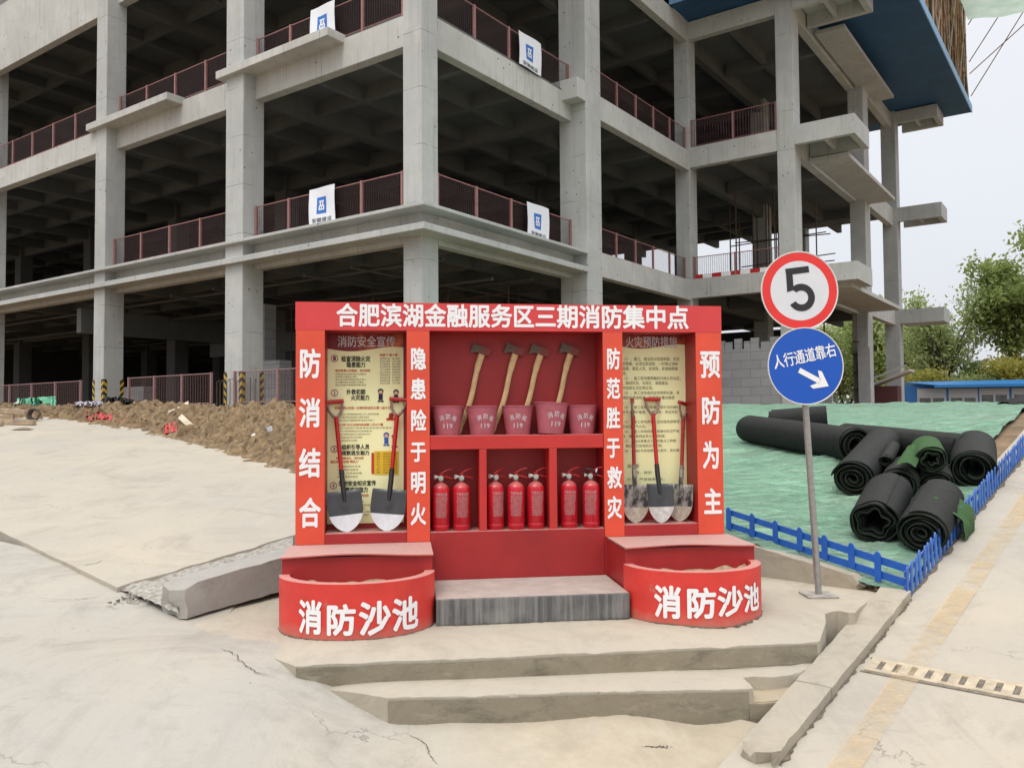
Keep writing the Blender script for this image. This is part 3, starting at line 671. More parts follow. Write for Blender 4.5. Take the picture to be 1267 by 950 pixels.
m_ = MB(); m_.grid(60, 20, lambda i, j: bw(8.95+.08*nz((i*30, j*12, 0), 1.1), 20+22.3*i, 21.75+12*j)); m_.grid(8, 20, lambda i, j: bw(8.95+1.25*i, 42.33+.05*nz((i*6, j*14, 0), 1.1), 21.75+12*j)); m_.grid(8, 20, lambda i, j: bw(8.95+1.2*i, 31.0+.05*nz((i*6, j*14, 0), 1.1), 21.75+12*j)); m_.build('netting', plain('brown_netting', (.10, .085, .05), .9, var=.6, scale=2.5), sf)
m, n, b, o = newmat('grey_green_net'); b.inputs['Base Color'].default_value = (.30, .40, .33, 1); t = nd(n, 'ShaderNodeBsdfTranslucent'); n.links.new(mixc(n, rmp(n, noi(n, pos(n), 1.2, 4), .3, .7), (.36, .46, .38), (.50, .58, .50)), t.inputs[0]); a = nd(n, 'ShaderNodeMixShader'); a.inputs[0].default_value = .65
n.links.new(b.outputs[0], a.inputs[1]); n.links.new(t.outputs[0], a.inputs[2]); n.links.new(a.outputs[0], o.inputs[0]); NETGG = m
cn = thing('catch_net', 'grey green catch net slung out from the scaffold at top right', 'net', bw(10.6, 42, 27.4))
m_ = MB(); m_.grid(24, 40, lambda i, j: bw(10.4+9*i, 42.4-14*j, 27.5+.5*i*i-.5*math.sin(math.pi*i)+.12*nz((i*7, j*10, 0), 1))); m_.build('net', NETGG, cn)
m_ = MB()
for a, b_ in (((10.4, 24.7), (13.6, 29.4)), ((10.4, 23.9), (17, 29.0)), ((10.45, 22.4), (16.0, 31.0)), ((10.4, 27.2), (13, 31))): m_.tube([bw(a[0], 42.45, a[1]), bw(b_[0], 42.45, b_[1])], .032, 6)
m_.build('strut', PB, cn)

# guard rails with wire mesh
def mesh_mat(name, c, sx_, sz_, th, dens=1.0):
    m, n, b, o = newmat(name); b.inputs['Base Color'].default_value = (*c, 1); b.inputs['Roughness'].default_value = .6
    s = nd(n, 'ShaderNodeSeparateXYZ'); tcx = nd(n, 'ShaderNodeTexCoord'); n.links.new(tcx.outputs['Object'], s.inputs[0])
    zz_ = 0 if sz_ > 1 else 1; fx = math_(n, 'FRACT', math_(n, 'MULTIPLY', s.outputs[0], 1/sx_)); fz = math_(n, 'FRACT', math_(n, 'MULTIPLY', s.outputs[2], 1/sz_))
    a = math_(n, 'MAXIMUM', math_(n, 'LESS_THAN', fx, th), math_(n, 'LESS_THAN', fz, th if zz_ else -1.))
    tr = nd(n, 'ShaderNodeBsdfTransparent'); ms = nd(n, 'ShaderNodeMixShader'); n.links.new(a, ms.inputs[0]); n.links.new(tr.outputs[0], ms.inputs[1]); n.links.new(b.outputs[0], ms.inputs[2]); n.links.new(ms.outputs[0], o.inputs[0]); return m
MESHR = mesh_mat('red_wire_mesh', (.05, .022, .02), .11, .055, .15); MESHG = mesh_mat('grey_wire_mesh', (.13, .075, .07), .16, .075, .13); MESHB = mesh_mat('dark_bar_mesh', (.07, .03, .035), .14, 2, .3)
def guard_rail(p0, p1, h, label, npost=None, mesh=MESHR, group='guard rails on the building floors', top=GUARD, band=False, name='guard_rail', zoff=.04):
    p0 = Vector(p0); p1 = Vector(p1); d = p1-p0; L = d.length; t_ = thing(name, label, 'guard rail', p0, math.atan2(d.y, d.x), group)
    k_ = npost or max(2, round(L/1.95)+1); sl = (p1.z-p0.z)/max(.01, Vector((d.x, d.y, 0)).length); L = Vector((d.x, d.y, 0)).length
    zz = lambda x: sl*x
    for i in range(k_):
        x = .05 + (L-.1)*i/(k_-1); m_ = MB(); m_.box(x-.04, x+.04, -.04, .04, zz(x), zz(x)+h+.04); m_.build('post', top, t_, world=False)
    m_ = MB()
    m_.tube([(0, 0, zz(0)+h), (L, 0, zz(L)+h)], .022, 6); m_.tube([(0, 0, zz(0)+.1), (L, 0, zz(L)+.1)], .018, 6); m_.build('rail', top, t_, world=False)
    m_ = MB(); m_.grid(max(2, int(L/.7)), 2, lambda i, j: (L*i, .01*nz((i*L, j, 0), 1.3), zz(L*i)+.05+(h-.06)*j)); m_.build('mesh_panel', mesh, t_, world=False)
    if band:
        m_ = MB(); nb = max(2, int(L/.45))
        for i in range(nb): m_.box(L*i/nb, L*(i+1)/nb, -.02, -.005, zz(0)+.0, zz(0)+.22, mi=i % 2)
        m_.build('toe_board', [REDTOOL, WHITE], t_, world=False)
    return t_
fl1, fl2 = 8.16, 14.62
guard_rail(bw(-17.95, -.1, fl1), bw(-9.42, -.1, fl1), 1.22, 'red mesh rail on first floor of left facade, far bay')
guard_rail(bw(-8.33, .05, fl1), bw(-.82, .05, fl1), 1.22, 'red mesh rail on first floor of left facade, next to the corner column')
guard_rail(bw(-.1, .82, fl1), bw(-.1, 9.08, fl1), 1.22, 'red mesh rail on first floor of right facade, next to the corner column')
guard_rail(bw(.3, 10.32, fl1+.05), bw(.3, 19.28, fl1+.05), 1.12, 'red mesh rail on first floor beyond the wide column, sky behind it')
guard_rail(bw(.62, 19.6, 8.28), bw(4.95, 19.6, 8.28), 1.1, 'first floor rail with red and white toe board on the right wing', band=True)
guard_rail(bw(5.85, 22.3, 7.55), bw(5.85, 30.9, 7.55), 1.1, 'dark red rail behind the speed sign on the right wing', mesh=MESHB)
guard_rail(bw(-29.4, -.3, 14.32), bw(-18.9, -.3, 14.32), 1.25, 'red mesh rail on second floor at the far left')
guard_rail(bw(-17.95, .1, fl2-.1), bw(-9.42, .1, fl2-.1), 1.25, 'red mesh rail on second floor between the two left columns')
guard_rail(bw(-8.33, .1, fl2-.12), bw(-.82, .1, fl2-.12), 1.25, 'red mesh rail on second floor of left facade, next to the corner column')
guard_rail(bw(-.15, .82, fl2-.12), bw(-.15, 9.08, fl2-.12), 1.25, 'red mesh rail on second floor of right facade, next to the corner column')
guard_rail(bw(.4, 10.32, 14.73), bw(.4, 19.28, 14.73), 1.15, 'dark red rail on second floor beyond the wide column')
guard_rail(bw(.62, 19.55, 14.89), bw(4.95, 19.55, 14.89), 1.4, 'dark barred rail on second floor of the right wing', 3, MESHB)
# white banners with a blue emblem
LB = plain('logo_blue', (.02, .16, .55), .5); TXB = plain('banner_ink', (.05, .06, .08), .6)
def banner(p, d, wdt, hgt, label):
    d = Vector(d).normalized(); t_ = thing('banner', label, 'banner', p, math.atan2(d.y, d.x), 'white banners on the guard rails')
    bow = lambda x, z: -.07 - .025*math.sin(x*4+z*3)
    m_ = MB(); m_.grid(8, 8, lambda i, j: (wdt*i, bow(wdt*i, hgt*j), hgt*j)); m_.grid(8, 8, lambda i, j: (wdt*i, bow(wdt*i, hgt*j)+.008, hgt*j)); m_.build('cloth', BAN, t_, world=False, fix=False, smooth=60)
    f1 = lambda e: (lambda x, z: (x, bow(x, z)-e, z))
    cx_, cz_ = wdt*.48, hgt*.50; s_ = hgt*.23
    m_ = MB(); g = f1(.008); m_.grid(4, 4, lambda i, j: g(cx_-s_*.8+1.6*s_*i, cz_-s_+2*s_*j)); em = m_.build('emblem', LB, t_, world=False)
    m_ = MB(); g = f1(.014)
    for x0, x1, z0, z1 in ((-.55, .55, .52, .74), (-.4, -.12, -.05, .52), (.12, .4, -.05, .52), (-.55, .55, -.2, 0), (-.6, -.34, -.75, -.2), (.34, .6, -.75, -.2), (-.34, .34, -.75, -.56), (-.1, .1, -.56, -.2)):
        k_ = .78; m_.add([g(cx_+s_*x0*k_, cz_+s_*z0*k_), g(cx_+s_*x1*k_, cz_+s_*z0*k_), g(cx_+s_*x1*k_, cz_+s_*z1*k_), g(cx_+s_*x0*k_, cz_+s_*z1*k_)], [(0, 1, 2, 3)])
    m_.build('emblem_mark', WHITE, em, world=False)
    m_ = MB(); put_text(m_, '安徽建设', f1(.012), (wdt*.14, wdt*.86, hgt*.03, hgt*.16), .01); m_.build('lettering', TXB, t_, world=False)
BAN = plain('white_banner_cloth', (.80, .82, .86), .6, var=.03)
banner(bw(-5.14, -.05, 8.22), U, 1.30, 1.25, 'white banner with blue emblem on the first floor rail left of the corner')
banner(bw(.0, 5.75, 8.22), V, 1.45, 1.25, 'white banner with blue emblem on the first floor rail right of the corner')
banner(bw(-5.1, -.05, 14.55), U, 1.25, 1.3, 'white banner with blue emblem on the second floor rail left of the corner')
banner(bw(.0, 5.3, 14.5), V, 1.45, 1.25, 'white banner with blue emblem on the second floor rail right of the corner')
# site fence at ground level
gz = 1.98
GREYR = plain('dull_rail', (.27, .16, .15), .6, var=.2)
for a0, a1, lab, kk in ((-40, -29.1, 'low mesh site fence behind the soil heap, off to the far left', 6), (-28, -18.95, 'low mesh site fence behind the green net on the soil heap', 5), (-15.2, -9.5, 'low mesh site fence between the two striped columns', 4), (-8.2, -.9, 'low mesh site fence right of the near striped column', 4)):
    guard_rail(bw(a0, -.95, gz), bw(a1, -.95, gz), 1.2, lab, kk, MESHG, 'site fences at ground level', GREYR, name='site_fence')
# striped corner guards
YB_ = []
m, n, b, o = newmat('black_yellow_chevrons'); s = nd(n, 'ShaderNodeSeparateXYZ'); tcx = nd(n, 'ShaderNodeTexCoord'); n.links.new(tcx.outputs['Object'], s.inputs[0])
q = math_(n, 'FRACT', math_(n, 'MULTIPLY', math_(n, 'ADD', s.outputs[2], math_(n, 'MULTIPLY', math_(n, 'ABSOLUTE', math_(n, 'SUBTRACT', s.outputs[0], s.outputs[1])), .9)), 3.4))
n.links.new(mixc(n, math_(n, 'GREATER_THAN', q, .5), (.02, .02, .02), (.55, .36, .04)), b.inputs['Base Color']); b.inputs['Roughness'].default_value = .5
CHEV = m
for a, c, lab in ((-8.36, -.5, 'middle striped corner guard on the near left column'), (-9.4, -.5, 'left striped corner guard on the near left column'), (-8.36, .45, 'right striped corner guard on the near left column'),
                  (-17.98, -.5, 'middle striped corner guard on the far left column'), (-18.85, -.5, 'left striped corner guard on the far left column'), (-17.98, .4, 'right striped corner guard on the far left column')):
    sx_ = 1 if a in (-8.36, -17.98) else -1; sy_ = 1 if c > 0 else -1
    t_ = MB(); t_.box(-.16 if sx_ > 0 else -.015, .015 if sx_ > 0 else .16, -.015*1 if sy_ < 0 else -.0+.003, .0-.003 if sy_ < 0 else .015, 0, 1.25)
    t_.box(.003 if sx_ > 0 else -.015, .015 if sx_ > 0 else -.003, -.003 if sy_ < 0 else -.16, .16 if sy_ < 0 else .003, 0, 1.25)
    o_ = t_.build('corner_guard', CHEV, world=False); o_.location = bw(a, c, 2.0); o_.rotation_euler = (0, 0, -YB); tag(o_, lab, 'corner guard', 'black and yellow corner guards')
# bent starter bars round the near column
t_ = bthing('starter_bars', 'rusty starter bars standing round the near striped column', 'rebar', -8.88, 0, 2.0)
m_ = MB()
for i in range(7): x = -.62+.2*i; m_.tube([(x, -.75, 0), (x, -.75, .8+.2*random.random()), (x+.05, -.66, .95)], .016, 5)
for i in range(5): m_.tube([(.72, -.5+.22*i, 0), (.72, -.5+.22*i, .85+.2*random.random()), (.66, -.46+.22*i, .98)], .016, 5)
m_.build('bar', plain('rebar_rust', (.10, .07, .06), .9), t_, world=False)
# block stacks inside
for a, c, w_, h_, lab in ((-11.2, 2.2, 1.6, 1.5, 'stacked pale blocks behind the site fence left of the near column'), (-24, 3, 3.2, .9, 'row of pale blocks behind the site fence at the far left'), (-12.6, 3.4, .5, 4.2, 'thin pale block pier inside the ground floor'), (-6.5, 3, 2.6, 1.6, 'grey block stack behind the fence right of the near column')):
    t_ = bthing('block_stack', lab, 'blocks', a, c, 2.0); m_ = MB(); z = 0; i = 0
    while z < h_-.01:
        m_.box(.12*i*(w_ > 1), w_, 0, .6, z, z+.36); z += .37; i += 1
    m_.build('blocks', BLOCK, t_, world=False)

# ================================================================ FIRE POINT CABINET
CA, CB = Vector((-1.764, 6.805, 0)), Vector((1.831, 7.284, 0))
CYAW = math.atan2(CB.y-CA.y, CB.x-CA.x); CX = Vector((math.cos(CYAW), math.sin(CYAW), 0)); CY = Vector((-CX.y, CX.x, 0)); CW_ = (CB-CA).length
def cl(px, py, dy=0.):                       # photo ray on the cabinet plane dy behind its front -> (x, z)
    d = ray(px, py); t = (CA + CY*dy - CAM).dot(CY)/d.dot(CY); P = CAM + d*t; return (P-CA).dot(CX), P.z
def cw(x, y, z): return CA + CX*x + CY*y + Vector((0, 0, z))
def project(P):
    q = Vector(P)-CAM; zc = q.dot(_f); return 633.5+F*q.dot(RIGHT)/zc, 475-F*q.dot(UP)/zc
def cthing(name, label, cat, x, y, z, group=None): return thing(name, label, cat, cw(x, y, z), CYAW, group)
cab = cthing('fire_equipment_cabinet', 'big red fire equipment cabinet with white lettering and open shelves', 'cabinet', 0, 0, 0)
X = lambda px, dy=0.: cl(px, 530, dy)[0]
ZT = 2.492; ZH = cl(560, 409)[1]; ZB = .50; DP = .29
pil = [(0, X(401.5)), (X(503.5), X(531.5)), (X(747), X(771)), (X(862.5), CW_)]
for i, (x0, x1) in enumerate(pil):
    m_ = MB(); m_.box(x0, x1, .004, DP+.02, ZB if i in (0, 3) else .0, ZH-.001, cw); po = m_.build('pillar', REDIN, cab, bevel=.004, seg=1)
    m_ = MB(); m_.box(x0-.001, x1+.001, -.002, .0035, .515, ZH-.002, cw); m_.build('vinyl_face', RED, po)
    txt, rects = [('防消结合', [(371, 396, 432, 467), (371, 396, 493, 528), (371, 396, 555, 590), (371, 396, 616, 652)]),
                  ('隐患险于明火', [(508.5, 526.5, 430.5, 457), (508.5, 526.5, 468.5, 494), (508.5, 526.5, 507, 533), (508.5, 526.5, 546, 571), (508.5, 526.5, 583, 610), (508.5, 526.5, 622, 649)]),
                  ('防范胜于救灾', [(751, 766.5, 431, 456.5), (751, 766.5, 468, 493), (751, 766.5, 504, 529.5), (751, 766.5, 541, 566), (752, 768.5, 577.5, 603.5), (752, 768.5, 614, 641)]),
                  ('预防为主', [(867, 889.5, 434, 467), (868.5, 890, 491, 524), (870, 889.5, 546, 579.5), (871.5, 892, 604, 636)])][i]
    m_ = MB()
    for ch, (a, b_, t, bt) in zip(txt, rects):
        xa, za = cl(a, bt); xb, zb = cl(b_, t); put_text(m_, ch, lambda x, z: cw(x, -.0045, z), (xa, xb, za, zb), .030); m_.build('character', WHITE, po, fix=False); m_ = MB()
m_ = MB(); m_.box(-.004, CW_+.004, 0, DP+.03, ZH, ZT, cw); hd = m_.build('header', REDIN, cab, bevel=.004, seg=1)
m_ = MB(); m_.box(-.005, CW_+.005, -.004, -.0005, ZH-.002, ZT+.001, cw); m_.build('vinyl_face', REDHEAD, hd)
m_ = MB(); t15 = '合肥滨湖金融服务区三期消防集中点'
for i, ch in enumerate(t15):
    c_ = 429.5 + i*(838.5-429.5)/(len(t15)-1); yy = 389.5 + i*3.2/(len(t15)-1); xa, za = cl(c_-12.3, yy+14.0); xb, zb = cl(c_+12.3, yy-13.4)
    put_text(m_, ch, lambda x, z: cw(x, -.0062, z), (xa, xb, za, zb), .028); m_.build('character', WHITE, hd, fix=False); m_ = MB()
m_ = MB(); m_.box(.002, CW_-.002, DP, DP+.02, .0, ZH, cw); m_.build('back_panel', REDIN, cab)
ZSH = cl(640, 538)[1]; ZSB = cl(640, 555)[1]; ZF = cl(640, 655)[1]-.004
xm0, xm1 = pil[1][1], pil[2][0]
SHELFRED = plain('shelf_red', (.50, .028, .025), .45, var=.1, scale=4, dust=.6, dustc=(.5, .36, .32))
m_ = MB(); m_.box(xm0+.002, xm1-.002, .006, DP-.002, ZSB, ZSH, cw); m_.build('shelf', SHELFRED, cab, bevel=.003, seg=1)
for a, b_ in ((593, 602), (679.5, 689)): m_ = MB(); m_.box(X(a), X(b_), .008, DP-.003, ZF-.02, ZSB-.001, cw); m_.build('divider', SHELFRED, cab, bevel=.003, seg=1)
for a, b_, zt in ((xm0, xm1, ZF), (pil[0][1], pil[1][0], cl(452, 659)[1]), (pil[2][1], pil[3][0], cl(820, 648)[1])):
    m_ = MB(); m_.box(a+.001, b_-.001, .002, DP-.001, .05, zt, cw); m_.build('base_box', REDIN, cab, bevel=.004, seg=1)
# sand pools with their boxed backs
SAND = plain('sand', (.36, .27, .17), .95, var=.35, scale=30, bmp=.8)
REDBENCH = plain('bench_lid', (.50, .10, .085), .6, var=.12, scale=4, dust=.95, dustc=(.47, .35, .31))
REDPOOL = plain('pool_red', (.62, .04, .03), .5, var=.12, scale=5, dust=.85, dustc=(.50, .35, .30))
_n = REDPOOL.node_tree; _b = [x for x in _n.nodes if x.type == 'BSDF_PRINCIPLED'][0]; _src = _b.inputs['Base Color'].links[0].from_socket
_s = nd(_n, 'ShaderNodeSeparateXYZ'); _n.links.new(pos(_n), _s.inputs[0]); _lo = rmp(_n, math_(_n, 'ADD', _s.outputs['Z'], math_(_n, 'MULTIPLY', noi(_n, pos(_n), 9, 6, .7), -.16)), -.085, .01, .5, 0)
_pt = math_(_n, 'MULTIPLY', rmp(_n, noi(_n, pos(_n), 6, 7, .75), .63, .68), .5)
_n.links.new(mixc(_n, math_(_n, 'MAXIMUM', _lo, _pt), _src, (.40, .24, .18)), _b.inputs['Base Color'])
def sand_pool(x0, x1, label, chars):
    t_ = cthing('sand_pool', label, 'sand pool', (x0+x1)/2, -.57, 0, 'sand pools at the ends of the cabinet')
    yb, yf, zt, zr = -.003, -.57, .512, .385
    m_ = MB(); m_.box(x0+.006, x1-.006, yf, yb, 0, zt-.012, cw); m_.build('back_box', REDIN, t_, bevel=.003, seg=1)
    m_ = MB(); m_.grid(10, 3, lambda i, j: cw(x0+(x1-x0)*i, yf-.03+(yb-yf+.028)*j, zt+.006*math.sin(i*5)*(1-j)+.012*(1-j)*math.sin(math.pi*i)**2))
    m_.grid(10, 3, lambda i, j: cw(x0+(x1-x0)*i, yf-.03+(yb-yf+.028)*j, zt-.010+.006*math.sin(i*5)*(1-j)+.012*(1-j)*math.sin(math.pi*i)**2))
    m_.grid(10, 1, lambda i, j: cw(x0+(x1-x0)*i, yf-.03, zt-.010*(1-j)+.006*math.sin(i*5)+.012*math.sin(math.pi*i)**2)); m_.build('lid', REDBENCH, t_, fix=False)
    cx, hw, bl, th = (x0+x1)/2, (x1-x0)/2+.01, .46, .075
    el = lambda th_, k_=0: (cx-(hw-k_)*math.cos(th_), yf-(bl-k_)*math.sin(th_))
    m_ = MB(); n_ = 48
    def ringpt(i, k_, z): a, b_ = el(math.pi*i, k_); return cw(a, b_+.001, z if z > .001 else -.05)
    m_.grid(n_, 4, lambda i, j: ringpt(i, 0, zr*j)); m_.grid(n_, 1, lambda i, j: ringpt(i, th*j, zr)); m_.grid(n_, 1, lambda i, j: ringpt(i, th, zr-.12*j)); m_.build('basin', REDPOOL, t_, smooth=40)
    m_ = MB(); m_.grid(40, 12, lambda i, j: cw(cx-(hw-th-.0)*math.cos(math.pi*i)*1.0, yf-(bl-th)*math.sin(math.pi*i)*j, .306+.05*(1-j)*abs(nz((i*6, j*3, x0), 1))+.012*fbm((i*9, j*4, x0), 1.5)+.05*max(0, i-.55)*(1-j*.5)))
    m_.build('sand', SAND, t_, smooth=60)
    m_ = MB()
    def th_of(px, z):
        lo, hi = .02, math.pi-.02; f = lambda q: project(cw(*el(q), z))[0]
        best = min(range(400), key=lambda i: abs(f(lo+(hi-lo)*i/399)-px)); return lo+(hi-lo)*best/399
    for ch, a, b_, t, bt in chars:
        q0 = th_of(a, .2); q1 = th_of(b_, .2)
        def z_of(py, q):
            P = cw(*el(q), .2); return .2 - (py-project(P)[1])/(project(P+Vector((0, 0, -.01)))[1]-project(P)[1])*.01
        qm = (q0+q1)/2; z0, z1 = z_of(bt, qm), z_of(t, qm)
        def fn(x, z):
            a_, b2 = el(x, -.004); return cw(a_, b2, z)
        put_text(m_, ch, fn, (q0, q1, z0, z1), .034, cuts=14); m_.build('character', WHITE, t_, fix=False); m_ = MB()
    return t_
sand_pool(-.035, pil[1][1]+.005, 'left red sand pool, half round, reaching nearest to the viewer', [('消', 371, 398, 743, 783), ('防', 404.5, 439, 748, 785), ('沙', 445.5, 482, 744, 784), ('池', 486, 516, 739, 778)])
sand_pool(pil[2][0]+.015, CW_+.03, 'right red sand pool, half round, beside the sign post', [('消', 811, 842.5, 725, 763.5), ('防', 850, 885, 727.5, 764), ('沙', 888.5, 917.5, 725.5, 761), ('池', 920.5, 937.5, 722, 755)])
# grey concrete step between them
m, n, b, o = newmat('combed_grey_mortar'); p = pos(n, (1, 1, 1), (0, 0, -CYAW)); s = nd(n, 'ShaderNodeSeparateXYZ'); n.links.new(p, s.inputs[0])
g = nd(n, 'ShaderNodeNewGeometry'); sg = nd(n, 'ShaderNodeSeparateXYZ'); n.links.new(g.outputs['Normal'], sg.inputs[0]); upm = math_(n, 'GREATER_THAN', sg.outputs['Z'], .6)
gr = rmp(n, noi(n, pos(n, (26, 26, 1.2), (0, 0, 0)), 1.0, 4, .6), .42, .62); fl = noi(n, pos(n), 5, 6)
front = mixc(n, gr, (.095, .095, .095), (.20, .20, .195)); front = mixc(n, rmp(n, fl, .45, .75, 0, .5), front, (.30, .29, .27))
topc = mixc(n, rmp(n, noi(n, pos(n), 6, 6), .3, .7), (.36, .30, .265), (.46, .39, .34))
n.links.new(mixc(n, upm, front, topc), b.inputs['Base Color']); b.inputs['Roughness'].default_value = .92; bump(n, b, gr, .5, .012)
zl = .195; xl0, xl1 = pil[1][1]+.012, pil[2][0]-.012
lf = [(onz(537, 777, 0)-CA).dot(CY), (onz(780, 767, 0)-CA).dot(CY)]
m_ = MB(); y0 = -.735
x1a = pil[1][1]+.02; x1b = pil[2][0]+.008
m_.box(x1a, x1b, y0, -.004, 0, zl, cw)
lo_ = m_.build('mortar_step', m, bevel=.006, seg=2); tag(lo_, 'low grey concrete step between the two sand pools', 'step')

# contact shade painted as dark strips, together with real dirt at the foot
GRIME_SHADE = plain('base_grime_shade', (.13, .105, .075), .95, var=.5, scale=20)
def grime_shade(pts, wd, seed, name='base_grime_shade'):
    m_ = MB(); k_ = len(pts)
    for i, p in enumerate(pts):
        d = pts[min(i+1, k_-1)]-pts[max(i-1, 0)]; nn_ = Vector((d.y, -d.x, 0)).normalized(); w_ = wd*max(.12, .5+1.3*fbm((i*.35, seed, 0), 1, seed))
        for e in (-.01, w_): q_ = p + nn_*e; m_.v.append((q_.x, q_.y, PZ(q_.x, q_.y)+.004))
    m_.f = [[2*i, 2*i+2, 2*i+3, 2*i+1] for i in range(k_-1)]; m_.mi = [0]*len(m_.f); tag(m_.build(name, GRIME_SHADE, fix=False), kind='structure')
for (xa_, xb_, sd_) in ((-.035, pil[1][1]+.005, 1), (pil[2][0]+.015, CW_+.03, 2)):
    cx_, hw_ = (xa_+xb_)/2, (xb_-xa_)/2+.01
    grime_shade([cw(cx_-hw_*math.cos(math.pi*i/120), -.57-.46*math.sin(math.pi*i/120), 0) for i in range(121)], .014, sd_)
grime_shade([cw(x1a+(x1b-x1a)*i/90, y0, 0) for i in range(91)], .018, 3)
def grime_road(a0, a1, ac, wd, seed):  # contact shade painted as a dark strip, together with real dirt
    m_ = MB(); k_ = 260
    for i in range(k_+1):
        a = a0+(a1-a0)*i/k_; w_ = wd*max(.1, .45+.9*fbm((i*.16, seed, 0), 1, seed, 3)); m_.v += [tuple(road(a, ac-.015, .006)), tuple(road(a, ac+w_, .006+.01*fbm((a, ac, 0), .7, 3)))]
    m_.f = [[2*i, 2*i+2, 2*i+3, 2*i+1] for i in range(k_)]; m_.mi = [0]*len(m_.f); tag(m_.build('base_grime_shade', GRIME_SHADE, fix=False), kind='structure')
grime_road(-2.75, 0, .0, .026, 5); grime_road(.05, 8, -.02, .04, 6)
# posters on the back panel
dy_ = DP-.006
def poster(name, label, x0p, x1p, y0p, y1p, items, extra=None):
    xa, zt = cl(x0p, y0p, dy_); xb, zb = cl(x1p, y1p, dy_)
    t_ = cthing('safety_poster', label, 'poster', (xa+xb)/2, dy_, zb, 'posters inside the cabinet')
    m_ = MB(); m_.box(xa, xb, dy_, dy_+.003, zb, zt, cw); m_.build('sheet', POSTERP, t_)
    # wavy crimson head band
    H = zt-zb; hb_ = (.103)*H; wv = lambda u: zt-hb_-.02*math.sin(u*5.6-.2)*(1)+.006
    m_ = MB(); k_ = 40
    m_.grid(k_, 1, lambda i, j: cw(xa+(xb-xa)*i, dy_-.001, wv(i)+(zt-wv(i))*j)); m_.build('head_band', POSTERHEAD, t_)
    by = {}
    for it in items:
        tx, a, b_, t, bt, c_, off = it; by.setdefault(c_, []).append((tx, a, b_, t, bt, off))
    for c_, L_ in by.items():
        m_ = MB()
        for tx, a, b_, t, bt, off in L_:
            q0 = cl(a, bt, dy_); q1 = cl(b_, t, dy_); put_text(m_, tx, lambda x, z: cw(x, dy_-.003, z), (q0[0], q1[0], q0[1], q1[1]), off)
        m_.build('print', INK[c_], t_, fix=False)
    if extra: extra(t_)
    return t_
POSTERP = plain('poster_print_paper', (.93, .95, .53), .45, var=.05, scale=1.2)
m, n, b, o = newmat('poster_head_print'); k_ = noi(n, pos(n), 4, 3)
n.links.new(mixc(n, rmp(n, k_, .52, .72), (.20, .008, .014), (.62, .16, .04)), b.inputs['Base Color']); b.inputs['Roughness'].default_value = .4; POSTERHEAD = m
INK = {'k': plain('ink_black', (.05, .045, .03), .6), 'r': plain('ink_red', (.55, .05, .02), .6), 'w': plain('ink_silver', (.62, .62, .64), .5), 'p': plain('ink_purple', (.25, .03, .16), .6), 'g': plain('ink_grey', (.16, .15, .10), .6), 'b': plain('ink_blue', (.03, .10, .42), .6), 'y': plain('ink_yellow', (.75, .50, .02), .6), 'd': plain('ink_navy', (.015, .015, .05), .6), 's': plain('ink_skin', (.70, .42, .30), .6)}
P1 = [('消防安全宣传', 418, 489, 416, 429, 'w', .012), ('检查消除火灾', 422.5, 458, 440.5, 447.5, 'k', .03), ('隐患能力', 429, 452, 448, 454.5, 'k', .03), ('扑救初期', 429, 452, 481.5, 488, 'k', .03), ('火灾能力', 434.5, 457, 488.5, 495, 'k', .03),
      ('组织引导人员', 423, 457, 549.5, 556, 'k', .03), ('疏散逃生能力', 423, 457, 557, 563, 'k', .03), ('消防安全知识宣传', 419, 465, 594, 601, 'k', .03), ('教育培训能力', 422, 455, 602, 609, 'k', .03), ('检查“十查十禁”', 470, 497, 437.5, 441, 'r', .02),
      ('我应查看火灾隐患，及时排除', 415, 458, 457, 460, 'r', .02), ('发现初期火灾在一分钟内形成灭火第一战斗力量', 414, 486, 502.5, 506.5, 'r', .02), ('火灾扩大三分钟内形成第二灭火力量', 419, 474, 523.5, 527, 'r', .02), ('掌握疏散逃生，消防技能', 416, 450, 565, 568, 'r', .02), ('普及消防知识的“明白人”', 409, 448, 569, 573, 'r', .02), ('提高消防宣传', 443, 456, 611, 614, 'r', .02),
      ('灭火应急十问', 461.5, 464.5, 560, 563, 'w', .02)]
fill = ['消防安全检查记录按时填写', '发现隐患立即整改', '安全出口保持畅通无阻', '灭火器材完好有效', '用火用电严格管理', '工作人员熟悉预案', '拨打火警电话报告', '切断电源关闭阀门']
for i in range(5): P1.append((fill[i % 8]+fill[(i+3) % 8][:5-i % 3], 415, 453-3*(i % 2)-9*(i == 1), 461.5+3.4*i, 464+3.4*i, 'g', .0))
for i in range(10): P1.append((fill[(i+1) % 8][:6]+'　'+fill[(i+4) % 8][:5], 470, 495.5, 442.5+3.35*i, 445+3.35*i, 'g', .0))
for i in range(3): P1.append((fill[i+2]+fill[(i+5) % 8], 419, [469, 457, 463][i], 511+3.8*i, 513.6+3.8*i, 'g', .0))
for i in range(5): P1.append((fill[(i+4) % 8]+fill[(i+1) % 8], 420, [485, 460, 458, 448, 442][i], 528+3.9*i, 530.6+3.9*i, 'g', .0))
for i in range(4): P1.append((fill[(i+3) % 8][:8], 417, [446, 443, 448, 443][i], 575.5+4.2*i, 578.2+4.2*i, 'g', .0))
for i in range(5): P1.append((fill[(i+2) % 8][:6], 446, [450, 458, 452, 458, 456][i], 619+4.1*i, 621.7+4.1*i, 'g', .0))
